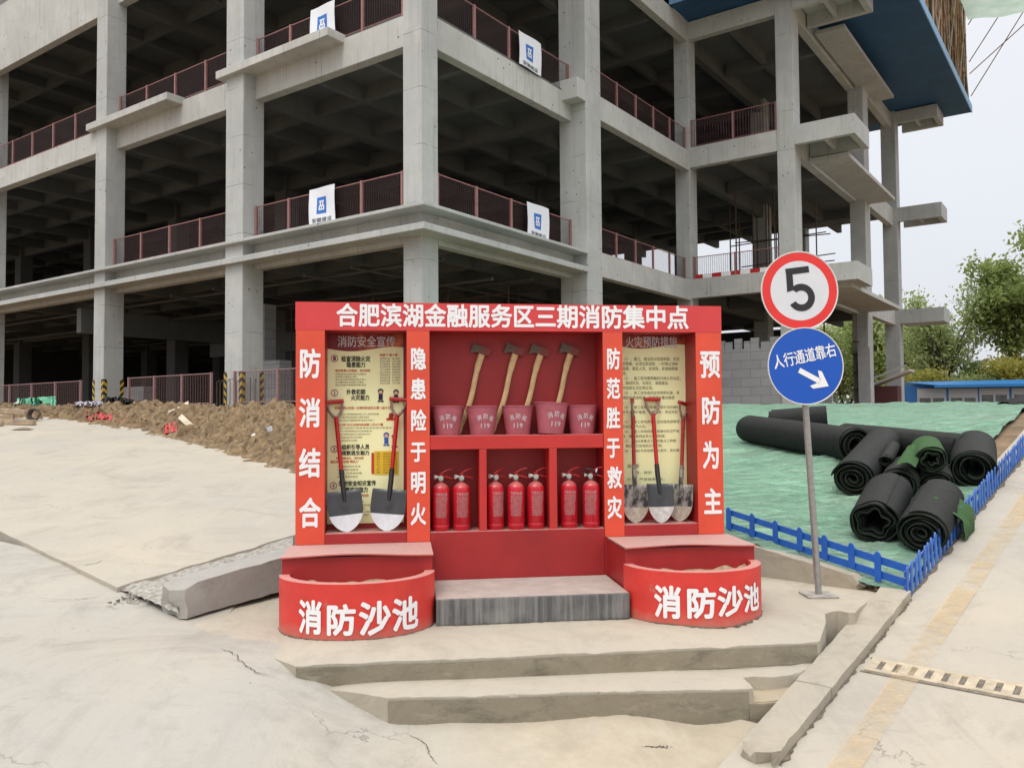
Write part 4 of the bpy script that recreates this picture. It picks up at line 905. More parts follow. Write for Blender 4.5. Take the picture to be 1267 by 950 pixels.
def extra1(t_):
    dpy = lambda px, py, e=.0035: (lambda q: cw(q[0], dy_-e, q[1]))(cl(px, py, dy_))
    m_ = MB()
    for cx_, cy_, ch in ((414, 443.5, '1'), (414, 486, '2'), (413.5, 555.5, '3'), (412.5, 600.5, '4')):
        m_.add([dpy(cx_+4.4*math.cos(2*math.pi*i/24), cy_+4.4*math.sin(2*math.pi*i/24)) for i in range(24)]+[dpy(cx_+3.6*math.cos(2*math.pi*i/24), cy_+3.6*math.sin(2*math.pi*i/24)) for i in range(24)], [(i, (i+1) % 24, 24+(i+1) % 24, 24+i) for i in range(24)])
        q0 = cl(cx_-1.3, cy_+2.3, dy_); q1 = cl(cx_+1.3, cy_-2.3, dy_); put_text(m_, ch, lambda x, z: cw(x, dy_-.0035, z), (q0[0], q1[0], q0[1], q1[1]), .02, em=False)
    m_.build('number_ring', INK['p'], t_, fix=False)
    def disc(m2, x, y, rx, ry, e=.0035, n_=16, rot=0): m2.add([dpy(x+rx*math.cos(2*math.pi*i/n_)*math.cos(rot)-ry*math.sin(2*math.pi*i/n_)*math.sin(rot), y+rx*math.cos(2*math.pi*i/n_)*math.sin(rot)+ry*math.sin(2*math.pi*i/n_)*math.cos(rot), e) for i in range(n_)], [tuple(range(n_))])
    def rect(m2, x0, x1, y0, y1, e=.0035): m2.add([dpy(x0, y1, e), dpy(x1, y1, e), dpy(x1, y0, e), dpy(x0, y0, e)], [(0, 1, 2, 3)])
    m_ = MB(); rect(m_, 463, 493, 558, 587); m_.build('table_print', INK['y'], t_, fix=False)
    m_ = MB(); rect(m_, 459.5, 463, 560, 586, .004); rect(m_, 478, 488, 517, 520); disc(m_, 484, 514, 3, 3.4); rect(m_, 481, 486, 512, 519); m_.build('red_print', INK['r'], t_, fix=False)
    m_ = MB()
    for i in range(8):
        yy = 560+3.3*i
        for a, b_ in ((466, 470), (474, 491)): q0 = cl(a, yy+2, dy_); q1 = cl(b_, yy, dy_); put_text(m_, fill[i][:2] if a == 466 else fill[i][:6], lambda x, z: cw(x, dy_-.0045, z), (q0[0], q1[0], q0[1], q1[1]), 0)
    m_.build('table_lines', INK['k'], t_, fix=False)
    # small generic figures: children's drawing style clip art
    for cx_, cy_, body in ((471, 489, 'd'), (490, 490, 'd'), (478, 543, 'b'), (488, 545, 'r')):
        m_ = MB(); disc(m_, cx_, cy_-5, 3.6, 3.3); rect(m_, cx_-2.6, cx_+2.6, cy_-2, cy_+6, .0034); disc(m_, cx_-2, cy_+7.5, 2, 1, .0034); disc(m_, cx_+2, cy_+7.5, 2, 1, .0034); m_.build('figure_print', INK[body], t_, fix=False)
        m_ = MB(); disc(m_, cx_, cy_-4, 2.4, 2.2, .0042); m_.build('face_print', INK['s'], t_, fix=False)
poster('p', 'narrow yellow safety poster behind the two bright shovels', 403.5, 499.5, 408, 646, P1, extra1)
para = ['　（1）、建立、健全防火检查制度，发现', '火灾隐患，必须立即消除，一时难以消除', '的隐患，要定人员、定项目、定措施限期', '整改。', '　（2）、施工现场要明确划分用火作业区，', '易、燃材料场、仓库区、易燃废品', '集中站和生活区等区域。', '　（3）、施工现场夜间应有照明设备，保', '持消防车通道畅通，并安排力量加强值', '班。', '　（4）、施工现场应配备足够的消防器材，', '指定专人维护管理，定期更新，保证完好', '', '　（5）、施工现场用电，应加强电源管理，', '以防发生电气火灾。', '　（6）、施工现场的易燃易爆材料应严格', '审核，健全易燃品专人保管制度。', '　（7）、对从事重点工种的重点工种要', '防，建立施工现场防火责任制。', '　（8）、做好冬季取暖防火宣传，落实整']
P2 = [('火灾预防措施', 774, 837.5, 416.5, 430, 'w', .012)]
for i, l in enumerate(para):
    if l: y_ = 442 + 5.95*i; P2.append((l, 766, 766 + 4.02*len(l), y_, y_+4.4, 'g', .004))
for i, l in enumerate(['　　值班室', '　　　宣传、培训', '　　不得、严禁使用明火、', '　　　随意堆放、乱丢烟头']): y_ = 574 + 8.2*i; P2.append((l, 766, 766+5*len(l), y_, y_+4.6, 'g', .004))
poster('p', 'yellow safety poster behind the three used shovels', 765, 852, 409, 607, P2)

# buckets ---------------------------------------------------------
def make_bucket(label):
    t_ = cthing('fire_bucket', label, 'bucket', 0, 0, 0, 'pink fire buckets on the upper shelf')
    h, r0, r1 = .245, .100, .133
    m_ = MB(); m_.lathe([(0, .004), (r0, 0), (r0+.003, .012), (r1, h-.006), (r1+.006, h-.004), (r1+.006, h+.003), (r1-.002, h+.003), (r0-.004, .012), (0, .012)], 40); m_.build('body', PINK, t_, world=False, smooth=40)
    m_ = MB(); m_.tube([((r1+.004)*math.cos(a), .012+r1*math.sin(a)*1.0, h-.012-.07*math.sin(a)) for a in [math.pi*i/24 for i in range(25)]], .003, 6); m_.build('handle', STEEL, t_, world=False)
    m_ = MB()
    def fn(x, z):
        r = r0+.003+(r1-r0-.003)*z/h+.0022; a = -math.pi/2+x/r; return (r*math.cos(a), r*math.sin(a), z)
    for ch, xx, zz, ro in (('消', -.055, .145, .32), ('防', .0, .158, 0), ('桶', .055, .140, -.5)):
        def f2(u_, v_): return fn(xx+u_*math.cos(ro)-v_*math.sin(ro), zz+u_*math.sin(ro)+v_*math.cos(ro))
        put_text(m_, ch, f2, (-.02, .02, -.023, .023), .02, cuts=4)
    put_text(m_, '119', fn, (-.038, .038, .06, .098), .022, em=False, cuts=6); m_.build('lettering', WHITEP, t_, world=False, fix=False)
    return t_
WHITEP = plain('chalky_white_paint', (.60, .50, .52), .8, var=.25, scale=60)
bk = make_bucket('pink fire bucket, first from the left on the shelf')
BL = [(553.5, 0, 'pink fire bucket, leftmost on the upper shelf'), (596.5, 0, 'pink fire bucket in front of the foot of the second axe from the left'), (640.5, 0, 'pink fire bucket in the middle of the shelf row'), (681, 1, 'pink fire bucket set at a tilt, with the largest rim'), (719.5, 0, 'pink fire bucket, rightmost, with no axe to its right')]
for i, (px, tilt, lab) in enumerate(BL):
    o_ = bk if i == 0 else copy_tree(bk)
    yy = .145-.03*tilt; x_ = cl(px, 520, yy)[0]; M_ = Matrix.Translation(cw(x_, yy, ZSH+.001+.006*tilt)) @ Matrix.Rotation(CYAW + (0, .15, -.1, .2, .1)[i], 4, 'Z')
    if tilt: M_ = M_ @ Matrix.Rotation(.05, 4, 'Y') @ Matrix.Scale(1.07, 4)
    o_.matrix_basis = M_; o_['label'] = lab
# extinguishers -----------------------------------------------------
def make_ext(hose=False):
    t_ = cthing('fire_extinguisher', 'x', 'extinguisher', 0, 0, 0, 'fire extinguishers in the lower compartments')
    r = .073; m_ = MB(); m_.lathe([(0, 0), (r-.006, 0), (r-.003, .006), (r-.003, .022), (r, .026), (r, .044), (r-.002, .047), (r, .050), (r, .335), (r-.003, .352), (r-.014, .372), (r-.034, .388), (.022, .396), (.019, .41), (0, .41)], 36); m_.build('cylinder', REDEXT, t_, world=False, smooth=45)
    m_ = MB(); m_.lathe([(0, .405), (.021, .405), (.021, .422), (.016, .425), (.016, .455), (0, .455)], 16); m_.box(-.020, .020, -.014, .014, .425, .452); vo = m_.build('valve', VALVE, t_, world=False, smooth=40)
    m_ = MB()
    Tg = lambda x, y, z: (x, -.014-z, .437+y)
    m_.lathe([(0, .0), (.021, 0), (.021, .014), (.018, .015), (.0, .015)], 24, T=lambda x, y, z: Tg(x, y, z)); m_.build('gauge', STEELG, vo, world=False, smooth=40)
    m_ = MB(); m_.tube([(-.012, 0, .444), (-.03, 0, .446), (-.056, -.006, .446)], [.010, .011, .019], 12); m_.build('nozzle', plain('dusty_white_plastic', (.60, .55, .52), .6) if not NZ else NZ[0], t_, world=False, smooth=40)
    m_ = MB(); m_.box8([(-.004, -.009, .455), (.02, -.009, .462), (.02, .009, .462), (-.004, .009, .455), (-.004, -.009, .463), (.02, -.009, .475), (.02, .009, .475), (-.004, .009, .463)])
    m_.tube([(-.012, 0, .466), (.02, 0, .486), (.055, 0, .505), (.095, 0, .512)], [.006, .007, .006, .004], 6); m_.build('upper_lever', REDTOOL, t_, world=False, smooth=60)
    m_ = MB(); m_.tube([(.012, 0, .447), (.045, 0, .446), (.075, 0, .438), (.10, 0, .430)], [.006, .007, .006, .004], 6); m_.build('lower_lever', REDTOOL, t_, world=False, smooth=60)
    m_ = MB(); fn = lambda x, z: ((r+.0012)*math.sin(x/r), -(r+.0012)*math.cos(x/r), z)
    put_text(m_, '干粉灭火器', fn, (-.05, .055, .292, .318), .02, cuts=8)
    fr = ['使用方法', '提起灭火器', '拔出保险销', '握住喷管', '压下压把', '对准火焰根部喷射', '适用范围', '固体液体气体', '电气火灾', '有效期内使用', '定期检查压力', '置于干燥通风处', '充装剂量', '驱动气体氮气', '生产日期见瓶底']
    random.seed(5)
    for i in range(13): put_text(m_, fr[i % 15]+fr[(i*4+2) % 15][:4], fn, (-.05+.006*random.random(), .04+.018*random.random(), .276-.0135*i, .287-.0135*i), .012, cuts=8)
    m_.build('label_print', EXTINK, t_, world=False, fix=False)
    if hose:
        m_ = MB(); m_.tube([(-.015, -.004, .45), (-.05, -.02, .47), (-.03, -.03, .50), (.02, -.02, .49), (.06, 0, .45)], .009, 8); m_.build('hose', BLACKP, t_, world=False, smooth=60)
        m_ = MB(); m_.tube([(.045, -.012, .47), (.055, -.012, .50)], .008, 8); m_.build('hose_nozzle', BLADEW, t_, world=False, smooth=60)
    return t_
VALVE = plain('dull_valve', (.20, .19, .18), .5, .5, var=.2, scale=40); NZ = []; STEELG = plain('gauge_face', (.42, .46, .42), .3, .3, var=.1, scale=90); EXTINK = plain('pale_label_ink', (.52, .30, .30), .6)
NZ.append(plain('dusty_white_plastic', (.60, .55, .52), .6))
ex = make_ext(); ex2 = make_ext(True)
EL = [(545.5, 'extinguisher at the left end of the left compartment'), (571, 'extinguisher on the right in the left compartment'), (613, 'leftmost extinguisher of the three in the middle compartment'), (638.5, 'centre extinguisher of the three in the middle compartment'), (663, 'rightmost extinguisher of the three in the middle compartment'), (704, 'extinguisher on the left in the right compartment'), (731.5, 'extinguisher with a short black hose in the right compartment')]
for i, (px, lab) in enumerate(EL):
    o_ = ex2 if i == 6 else ex if i == 0 else copy_tree(ex)
    yy = (.10, .10, .105, .085, .09, .10, .075)[i]; x_ = cl(px, 630, yy)[0]
    o_.matrix_basis = Matrix.Translation(cw(x_, yy, ZF+.001)) @ Matrix.Rotation(CYAW+(0, .05, .28, -.12, .05, -.08, -.35)[i], 4, 'Z'); o_['label'] = 'red fire ' + lab
# axes ----------------------------------------------------------------
m, n, b, o = newmat('ash_wood'); k_ = noi(n, pos(n, (14, 14, 2), obj=True), 3, 6)
n.links.new(mixc(n, rmp(n, noi(n, pos(n, obj=True), 9, 4), .5, .75, 0, .55), mixc(n, rmp(n, k_, .3, .7), (.52, .34, .15), (.74, .54, .29)), (.36, .21, .09)), b.inputs['Base Color']); b.inputs['Roughness'].default_value = .6; WOOD = m
m, n, b, o = newmat('worn_axe_head'); k_ = noi(n, pos(n, obj=True), 22, 6, .7)
s = nd(n, 'ShaderNodeSeparateXYZ'); n.links.new(pos(n, obj=True), s.inputs[0])
n.links.new(mixc(n, rmp(n, math_(n, 'ADD', s.outputs[0], math_(n, 'MULTIPLY', k_, .10)), -.0, .03), mixc(n, k_, (.08, .06, .05), (.20, .155, .12)), (.22, .05, .04)), b.inputs['Base Color']); b.inputs['Roughness'].default_value = .55; b.inputs['Metallic'].default_value = .3; AXEM = m
def make_axe():
    t_ = cthing('fire_axe', 'x', 'axe', 0, 0, 0, 'fire axes behind the buckets')
    m_ = MB(); L_ = .745; k_ = 22
    for i in range(k_+1):
        q = i/k_; x = .018*math.sin(q*6.0-.5)*(1-q*.3) - .012; wd = .026-.004*math.sin(q*3.1)+(.006 if q < .05 else 0)+.003*(q > .75); dp = .013
        for j in range(10): a = 2*math.pi*j/10; m_.v.append((x+wd*math.cos(a), dp*math.sin(a), L_*q))
    for i in range(k_):
        for j in range(10): m_.f.append([i*10+j, i*10+(j+1) % 10, (i+1)*10+(j+1) % 10, (i+1)*10+j])
    m_.f.append(list(range(10))[::-1]); m_.f.append([k_*10+j for j in range(10)]); m_.mi = [0]*len(m_.f); m_.build('handle', WOOD, t_, world=False, smooth=50)
    prof = [(.052, .032, .02), (.02, .036, .021), (-.02, .036, .020), (-.045, .030, .013), (-.075, .036, .008), (-.105, .047, .003), (-.112, .046, .0012)]
    m_ = MB(); zc = L_-.012
    for x, hz, hy in prof: m_.v += [(x-.012, -hy, zc-hz-(.012 if x < -.08 else 0)), (x-.012, hy, zc-hz-(.012 if x < -.08 else 0)), (x-.012, hy, zc+hz*.9), (x-.012, -hy, zc+hz*.9)]
    for i in range(len(prof)-1):
        for j in range(4): m_.f.append([i*4+j, i*4+(j+1) % 4, (i+1)*4+(j+1) % 4, (i+1)*4+j])
    m_.f += [[0, 3, 2, 1], [len(prof)*4-4+j for j in range(4)]]; m_.mi = [0]*len(m_.f); m_.build('head', AXEM, t_, world=False, bevel=.002)
    return t_
axe = make_axe()
for i, (pf, pt, lab) in enumerate([((568.5, 533), (601.5, 433), 'leftmost fire axe with chipped red paint, whose handle foot shows between buckets'), ((610, 533), (643, 433), 'fire axe leaning behind the second bucket from the left'), ((640.5, 533), (674, 434), 'fire axe leaning behind the middle bucket'), ((679, 533), (711, 433), 'rightmost fire axe leaning behind the tilted bucket')]):
    o_ = axe if i == 0 else copy_tree(axe)
    a, b_ = cl(*pf, .235), cl(*pt, .262); A3, B3 = cw(a[0], .235, ZSH+.012), cw(b_[0], .262, b_[1]); zz = (B3-A3).normalized(); xx = (CX - zz*CX.dot(zz)).normalized(); yy = zz.cross(xx)
    M_ = Matrix(((xx.x, yy.x, zz.x, A3.x), (xx.y, yy.y, zz.y, A3.y), (xx.z, yy.z, zz.z, A3.z), (0, 0, 0, 1))); o_.matrix_basis = M_ @ Matrix.Scale((B3-A3).length/.745, 4); o_['label'] = lab
# shovels ---------------------------------------------------------------
m, n, b, o = newmat('worn_blade'); k_ = noi(n, pos(n, (1, 1, .5), obj=True), 16, 7, .7)
n.links.new(mixc(n, rmp(n, k_, .45, .56), (.035, .035, .036), (.30, .28, .25)), b.inputs['Base Color']); b.inputs['Roughness'].default_value = .55; b.inputs['Metallic'].default_value = .2; WORNB = m
MUDDY = plain('muddy_steel', (.42, .36, .29), .6, .2, var=.3, scale=30)
BLADEK = plain('charcoal_blade', (.055, .057, .06), .35, .2, var=.15, scale=10)
def make_shovel(wid=.138, top=BLADEK, tip=BLADEW, shaft=REDTOOL):
    t_ = cthing('shovel', 'x', 'shovel', 0, 0, 0, 'shovels leaning in the cabinet')
    zb, L_ = .325, 1.06; nu, nv = 12, 22; m_ = MB()
    def wz(z):
        q = min(1, z/.19); return wid*(1-(1-q)**2.1)**.62*(1-.03*max(0, z-.19)/.13)
    def bl(u, v):
        z = zb*v; wd = wz(max(z, .0008)); x = wd*(2*u-1); rid = max(0, 1-abs(x)/(.012+.075*max(0, (v-.40)/.6)))*.016*max(0, min(1, (v-.42)/.2))
        return (x, -.035*(x/wid)**2*(.5+.5*min(1, v*2))*1.0 - rid - .012*(1-v)**2 + (.01 if v > .97 else 0), z)
    m_.grid(nu, nv, bl); cut = .43
    for j in range(nv):
        for i in range(nu): m_.mi[j*nu+i] = 1 if (j+.5)/nv < cut else 0
    k_ = len(m_.v); n0 = len(m_.f); off = 0.004
    m_.v += [(x, y+off, z) for x, y, z in m_.v[:k_]]; m_.f += [[q+k_ for q in reversed(f)] for f in m_.f[:n0]]; m_.mi += m_.mi[:n0]
    st = (nu+1)
    ring = [i for i in range(nu+1)] + [j*st+nu for j in range(1, nv+1)] + [nv*st+i for i in range(nu-1, -1, -1)] + [j*st for j in range(nv-1, 0, -1)]
    for a, b_ in zip(ring, ring[1:]+ring[:1]): m_.f.append([a, b_, b_+k_, a+k_]); m_.mi.append(1 if m_.v[a][2] < cut*zb else 0)
    m_.build('blade', [top, tip], t_, world=False, smooth=40)
    m_ = MB(); m_.tube([(0, -.014, .24), (0, -.012, .33), (0, 0, .40), (0, .004, .49)], [.013, .020, .021, .020], 12); m_.build('socket', BLACKP if top is BLADEK else WORNB, t_, world=False, smooth=50)
    m_ = MB(); m_.tube([(0, .004, .47), (0, .004, .70), (0, .004, .92)], [.0165, .017, .0185], 12); m_.build('shaft', shaft, t_, world=False, smooth=50)
    m_ = MB()
    for s_ in (-1, 1): m_.tube([(0, .004, .905), (s_*.028, .004, .935), (s_*.052, .004, .975), (s_*.060, .004, 1.04)], [.015, .012, .010, .009], 10)
    m_.build('fork', FORKM, t_, world=False, smooth=60)
    m_ = MB(); m_.tube([(-.072, .004, 1.045), (.072, .004, 1.045)], .017, 12); m_.build('grip', shaft, t_, world=False, smooth=50)
    return t_
FORKM = plain('fork_steel', (.30, .20, .18), .5, .3, var=.3, scale=30)
sh = make_shovel(); shw = make_shovel(.118, WORNB, MUDDY, plain('worn_red_paint', (.34, .025, .022), .45, var=.4, scale=25)); shn = make_shovel(.118, BLADEK, plain('half_muddy_tip', (.50, .47, .44), .45, .2, var=.25, scale=25))
for i, (pf, pt, yaw, yf, yt, src, lab) in enumerate([((430, 658), (414, 497), .12, .10, .255, sh, 'bright tipped shovel on the left, grip tilted to the left'), ((478, 657), (493, 494), -.1, .10, .255, None, 'bright tipped shovel standing right of its twin'),
        ((786, 647), (783, 496), 1.25, .12, .25, shw, 'worn muddy shovel turned edge-on beside the pillar'), ((818, 647), (807, 494), .1, .06, .25, shn, 'black bladed shovel in the middle of the three used ones'), ((841, 645), (846, 499), -.55, .14, .25, None, 'worn muddy shovel nearest the right wall of the cabinet')]):
    o_ = src if src else copy_tree(sh if i == 1 else shw)
    a, b_ = cl(*pf, yf), cl(*pt, yt); A3, B3 = cw(a[0], yf, a[1]), cw(b_[0], yt, b_[1]); zz = (B3-A3).normalized(); xx = (CX - zz*CX.dot(zz)).normalized(); yy = zz.cross(xx)
    M_ = Matrix(((xx.x, yy.x, zz.x, A3.x), (xx.y, yy.y, zz.y, A3.y), (xx.z, yy.z, zz.z, A3.z), (0, 0, 0, 1)))
    o_.matrix_basis = M_ @ Matrix.Rotation(yaw if i != 2 else .0, 4, 'Z') @ Matrix.Scale((B3-A3).length/1.045, 4); o_['label'] = lab
    if i == 2:
        for ch in o_.children:
            if ch.name.startswith(('fork', 'grip')): ch.matrix_basis = Matrix.Rotation(1.25, 4, 'Z')

# ================================================================ SIGN POST
sb = onz(1013, 737, 0)
sgn = thing('sign_post', 'grey sign post leaning left, with a speed limit disc over a blue arrow disc', 'road sign', sb)
topP = at(984, 322, sb.y-.02)
ax = (topP-sb).normalized()
m_ = MB(); m_.tube([sb+Vector((0, 0, .004)), topP], .027, 16); m_.build('pole', STEEL, sgn, smooth=50)
m_ = MB(); m_.box(sb.x-.13, sb.x+.13, sb.y-.12, sb.y+.12, .002, .016); m_.build('base_plate', plain('dusty_plate', (.34, .31, .27), .8, .2, var=.3, scale=12), sgn, bevel=.002)
SX = Vector((math.cos(.06), math.sin(.06), 0)); SX = (SX-ax*SX.dot(ax)).normalized(); SN = SX.cross(ax).normalized()    # SN faces the viewer
if SN.y > 0: SN = -SN
def disc_sign(name, px, py, rad, rot, layers):
    c0 = at(px, py, sb.y-.05); t = (c0-sb).dot(ax); 
    ex = SX*math.cos(rot)+ax*math.sin(rot); ey = ax*math.cos(rot)-SX*math.sin(rot); cc = c0 + SN*.012
    f = lambda x, z, e=0.: cc + ex*x + ey*z + SN*e
    m_ = MB(); n_ = 56
    m_.v = []; prof = [(0, -.004), (rad-.004, -.004), (rad, 0), (rad, .008), (rad-.006, .009), (rad-.012, .004), (0, .004)]
    for r_, e in prof: m_.v += [tuple(f(r_*math.cos(2*math.pi*i/n_), r_*math.sin(2*math.pi*i/n_), e)) for i in range(n_)]
    for k_ in range(len(prof)-1):
        for i in range(n_): m_.f.append([k_*n_+i, k_*n_+(i+1) % n_, (k_+1)*n_+(i+1) % n_, (k_+1)*n_+i])
    m_.mi = [0]*len(m_.f); so = m_.build(name, SIGNRIM, sgn, smooth=40)
    for nm, r0, r1, e, mt in layers:
        m_ = MB()
        if r0 == 0: m_.add([f(r1*math.cos(2*math.pi*i/n_), r1*math.sin(2*math.pi*i/n_), e) for i in range(n_)], [list(range(n_))])
        else: m_.add([f(r_*math.cos(2*math.pi*i/n_), r_*math.sin(2*math.pi*i/n_), e) for r_ in (r1, r0) for i in range(n_)], [(i, (i+1) % n_, n_+(i+1) % n_, n_+i) for i in range(n_)])
        m_.build(nm, mt, so, fix=False)
    return so, f
SIGNRIM = plain('sign_rim', (.66, .65, .62), .4, .1, var=.1, scale=14)
SIGNRED = plain('sign_red_film', (.72, .035, .03), .35, var=.05); SIGNWHITE = plain('sign_white_film', (.66, .67, .70), .35, var=.04)
so, f = disc_sign('speed_limit_disc', 988.5, 360, .338, .075, [('red_ring', .255, .326, .0065, SIGNRED), ('white_field', 0, .256, .0062, SIGNWHITE)])
m_ = MB()
arc = [(.115, .195), (.115, .13), (-.045, .13), (-.055, .035)]
# the figure 5 as one outline
def five(R_, cx_, cz_, a0, a1, n_=22): return [(cx_+R_*math.cos(a0+(a1-a0)*i/n_), cz_+R_*math.sin(a0+(a1-a0)*i/n_)) for i in range(n_+1)]
oc = (.005, -.06)
outer = five(.118, *oc, math.pi*.68, -math.pi*.86); inner = five(.062, *oc, -math.pi*.86, math.pi*.66)
pts = [(-.10, .20), (.105, .20), (.105, .145), (-.045, .145), (-.052, .045)] + [q for q in outer if q[0] > -.045 or q[1] < -.06] + inner + [(-.06, -.005), (-.115, .0)]
# split into convex-ish strips: top bar, stem, bowl
m_.add([f(*q, .0085) for q in [(-.10, .145), (.105, .145), (.105, .20), (-.10, .20)]], [(0, 1, 2, 3)])
m_.add([f(*q, .0085) for q in [(-.112, .0), (-.052, .012), (-.043, .145), (-.10, .145)]], [(0, 1, 2, 3)])
bo = five(.118, *oc, math.pi*.74, -math.pi*.86, 30); bi = five(.060, *oc, math.pi*.70, -math.pi*.86, 30)
m_.add([f(*q, .0086) for q in bo+bi], [(i, i+1, 31+i+1, 31+i) for i in range(30)])
m_.build('figure_five', plain('black_film', (.02, .02, .022), .4), so, fix=False)
so, f = disc_sign('blue_direction_disc', 996, 453, .331, .155, [('blue_field', 0, .322, .0062, BLUESIGN)])
m_ = MB(); put_text(m_, '人行通道靠右', lambda x, z: f(x, z, .0085), (-.268, .285, .028, .145), .016)
lt = m_.build('lettering', WHITE, so, fix=False)
m_ = MB(); aa = -.70; rt = lambda x, y: f(.045+x*math.cos(aa)-y*math.sin(aa), -.115+x*math.sin(aa)+y*math.cos(aa), .0085)
m_.add([rt(*q) for q in [(-.145, -.022), (.06, -.022), (.06, .022), (-.145, .022)]], [(0, 1, 2, 3)])
m_.add([rt(*q) for q in [(.145, 0), (.035, .083), (-.0, .075), (.062, 0.0), (-.0, -.075), (.035, -.083)]], [(0, 1, 2, 3), (0, 3, 4, 5)])
m_.build('arrow', WHITE, so, fix=False)

# ================================================================ GREEN SLOPE, FENCES, ROLLS
fc = road(.03, -.03)
flft = at(899, 655, 8.72)
hc = [(flft.x, flft.y, flft.z+.0), (fc.x, fc.y, fc.z-.01)]
for a in (1, 2, 3.5, 5, 7, 9): q = road(a, -.05); hc.append((q.x, q.y, q.z))
for a in (1, 2.5, 4): q = road(a, -1.0); hc.append((q.x, q.y, q.z+.10))
q = flft.lerp(fc, .5); hc.append((q.x, q.y, q.z))
hc += [(3.3, 13.5, .88), (4, 20, 1.55), (4, 25, 1.76), (10, 25, 1.74), (15, 22, 1.72), (1, 13, .85), (0, 9, .5), (-2, 25, 1.72), (9.4, 15.5, 1.5), (20, 26, 1.78), (8, 19, 1.5)]
HT = tps_fit(hc)
def netpt(s_, t_, off=0., fold=1.):
    Lp = Vector((1.2-3.5*t_, 8.55+18*t_)); al = t_*9.5/.55 if t_ < .55 else 9.5
    rr = road(min(al, 9.5), -.06 - .5*sstep(3.0, 6, al)*(1 if off == 0 else .1)); Rp = Vector((rr.x, rr.y)) if t_ < .55 else Vector((rr.x, rr.y)).lerp(Vector((21, 28)), (t_-.55)/.45)
    A0 = Vector((flft.x-.7, flft.y+.30)); B0 = Vector((fc.x-.12, fc.y+.42))
    Lp = A0 + Vector((-3.5*t_, 18*t_)); p = Lp.lerp(Rp if t_ > 0 else B0, s_)
    z = HT(p.x, p.y)
    fr = fbm((p.x*.9+p.y*.25, p.y*2.6-p.x*.6, 0), .9, 21, 5); fl_ = abs(nz((p.x*1.1+p.y*.3, p.y*4.2-p.x*1.3, 0), 1.0, 31))
    return Vector((p.x, p.y, z + off + fold*(.05*fr + .045*(1-fl_)**4)))
def slopept(s_, t_):
    if t_ < .07:                                        # the soil bank falls to the platform in front of the fence
        k_ = 1-t_/.07; q = netpt(s_, 0, -.05, .3); return q + Vector((-.02*k_, -(.09+.40*s_**5)*k_, -(.06*k_ + .22*k_*k_)*(1-.5*s_))) + Vector((0, 0, .02*nz((s_*14, t_*90, 0), 1)))
    return netpt(s_, ((t_-.07)/.93)**1.5, -.05, .3)
mb = MB(); mb.grid(90, 80, slopept)
tag(mb.build('slope', SOIL, smooth=70), kind='structure')
m, n, b, o = newmat('green_dust_net'); p = pos(n, (1, 3.2, 1), (0, 0, R(-20))); k1 = noi(n, p, 2.2, 8, .7, .8); k2 = noi(n, pos(n), .5, 4); k3 = noi(n, pos(n), 120, 2)
c_ = mixc(n, rmp(n, k1, .3, .7), (.12, .295, .18), (.255, .455, .30)); c_ = mixc(n, rmp(n, k2, .5, .75, 0, .5), c_, (.36, .43, .32))
rg = math_(n, 'ABSOLUTE', math_(n, 'SUBTRACT', noi(n, pos(n, (.7, 5, 1), (0, 0, R(-24))), 1.6, 5, .6, 1.2), .5)); rg2 = math_(n, 'ABSOLUTE', math_(n, 'SUBTRACT', noi(n, pos(n, (.5, 3.4, 1), (0, 0, R(14))), 1.9, 5, .6, 1.0), .5))
c_ = mixc(n, rmp(n, rg, 0, .022, .42, 0), c_, (.08, .23, .16)); c_ = mixc(n, rmp(n, rg2, 0, .025, .5, 0), c_, (.40, .56, .44))  # fold shade and highlights put into the colour as dark and pale lines
c_ = mixc(n, rmp(n, noi(n, p, .9, 7, .75), .58, .72, 0, .6), c_, (.19, .19, .12))
n.links.new(c_, b.inputs['Base Color']); b.inputs['Roughness'].default_value = .75; b.inputs['Sheen Weight'].default_value = .1; bump(n, b, math_(n, 'ADD', math_(n, 'ADD', k1, rmp(n, rg, 0, .06)), math_(n, 'ADD', rmp(n, rg2, 0, .06, 1, 0), noi(n, pos(n, (1, 6, 1), (0, 0, R(-28))), 4, 6, .7, 1.5))), .8, .028); NETM = m
mb = MB(); mb.grid(150, 170, lambda s_, t_: netpt(s_, t_**1.6))
tag(mb.build('dust_net', NETM, smooth=80), 'crumpled green dust net spread over the slope behind the blue picket fences', 'dust net')
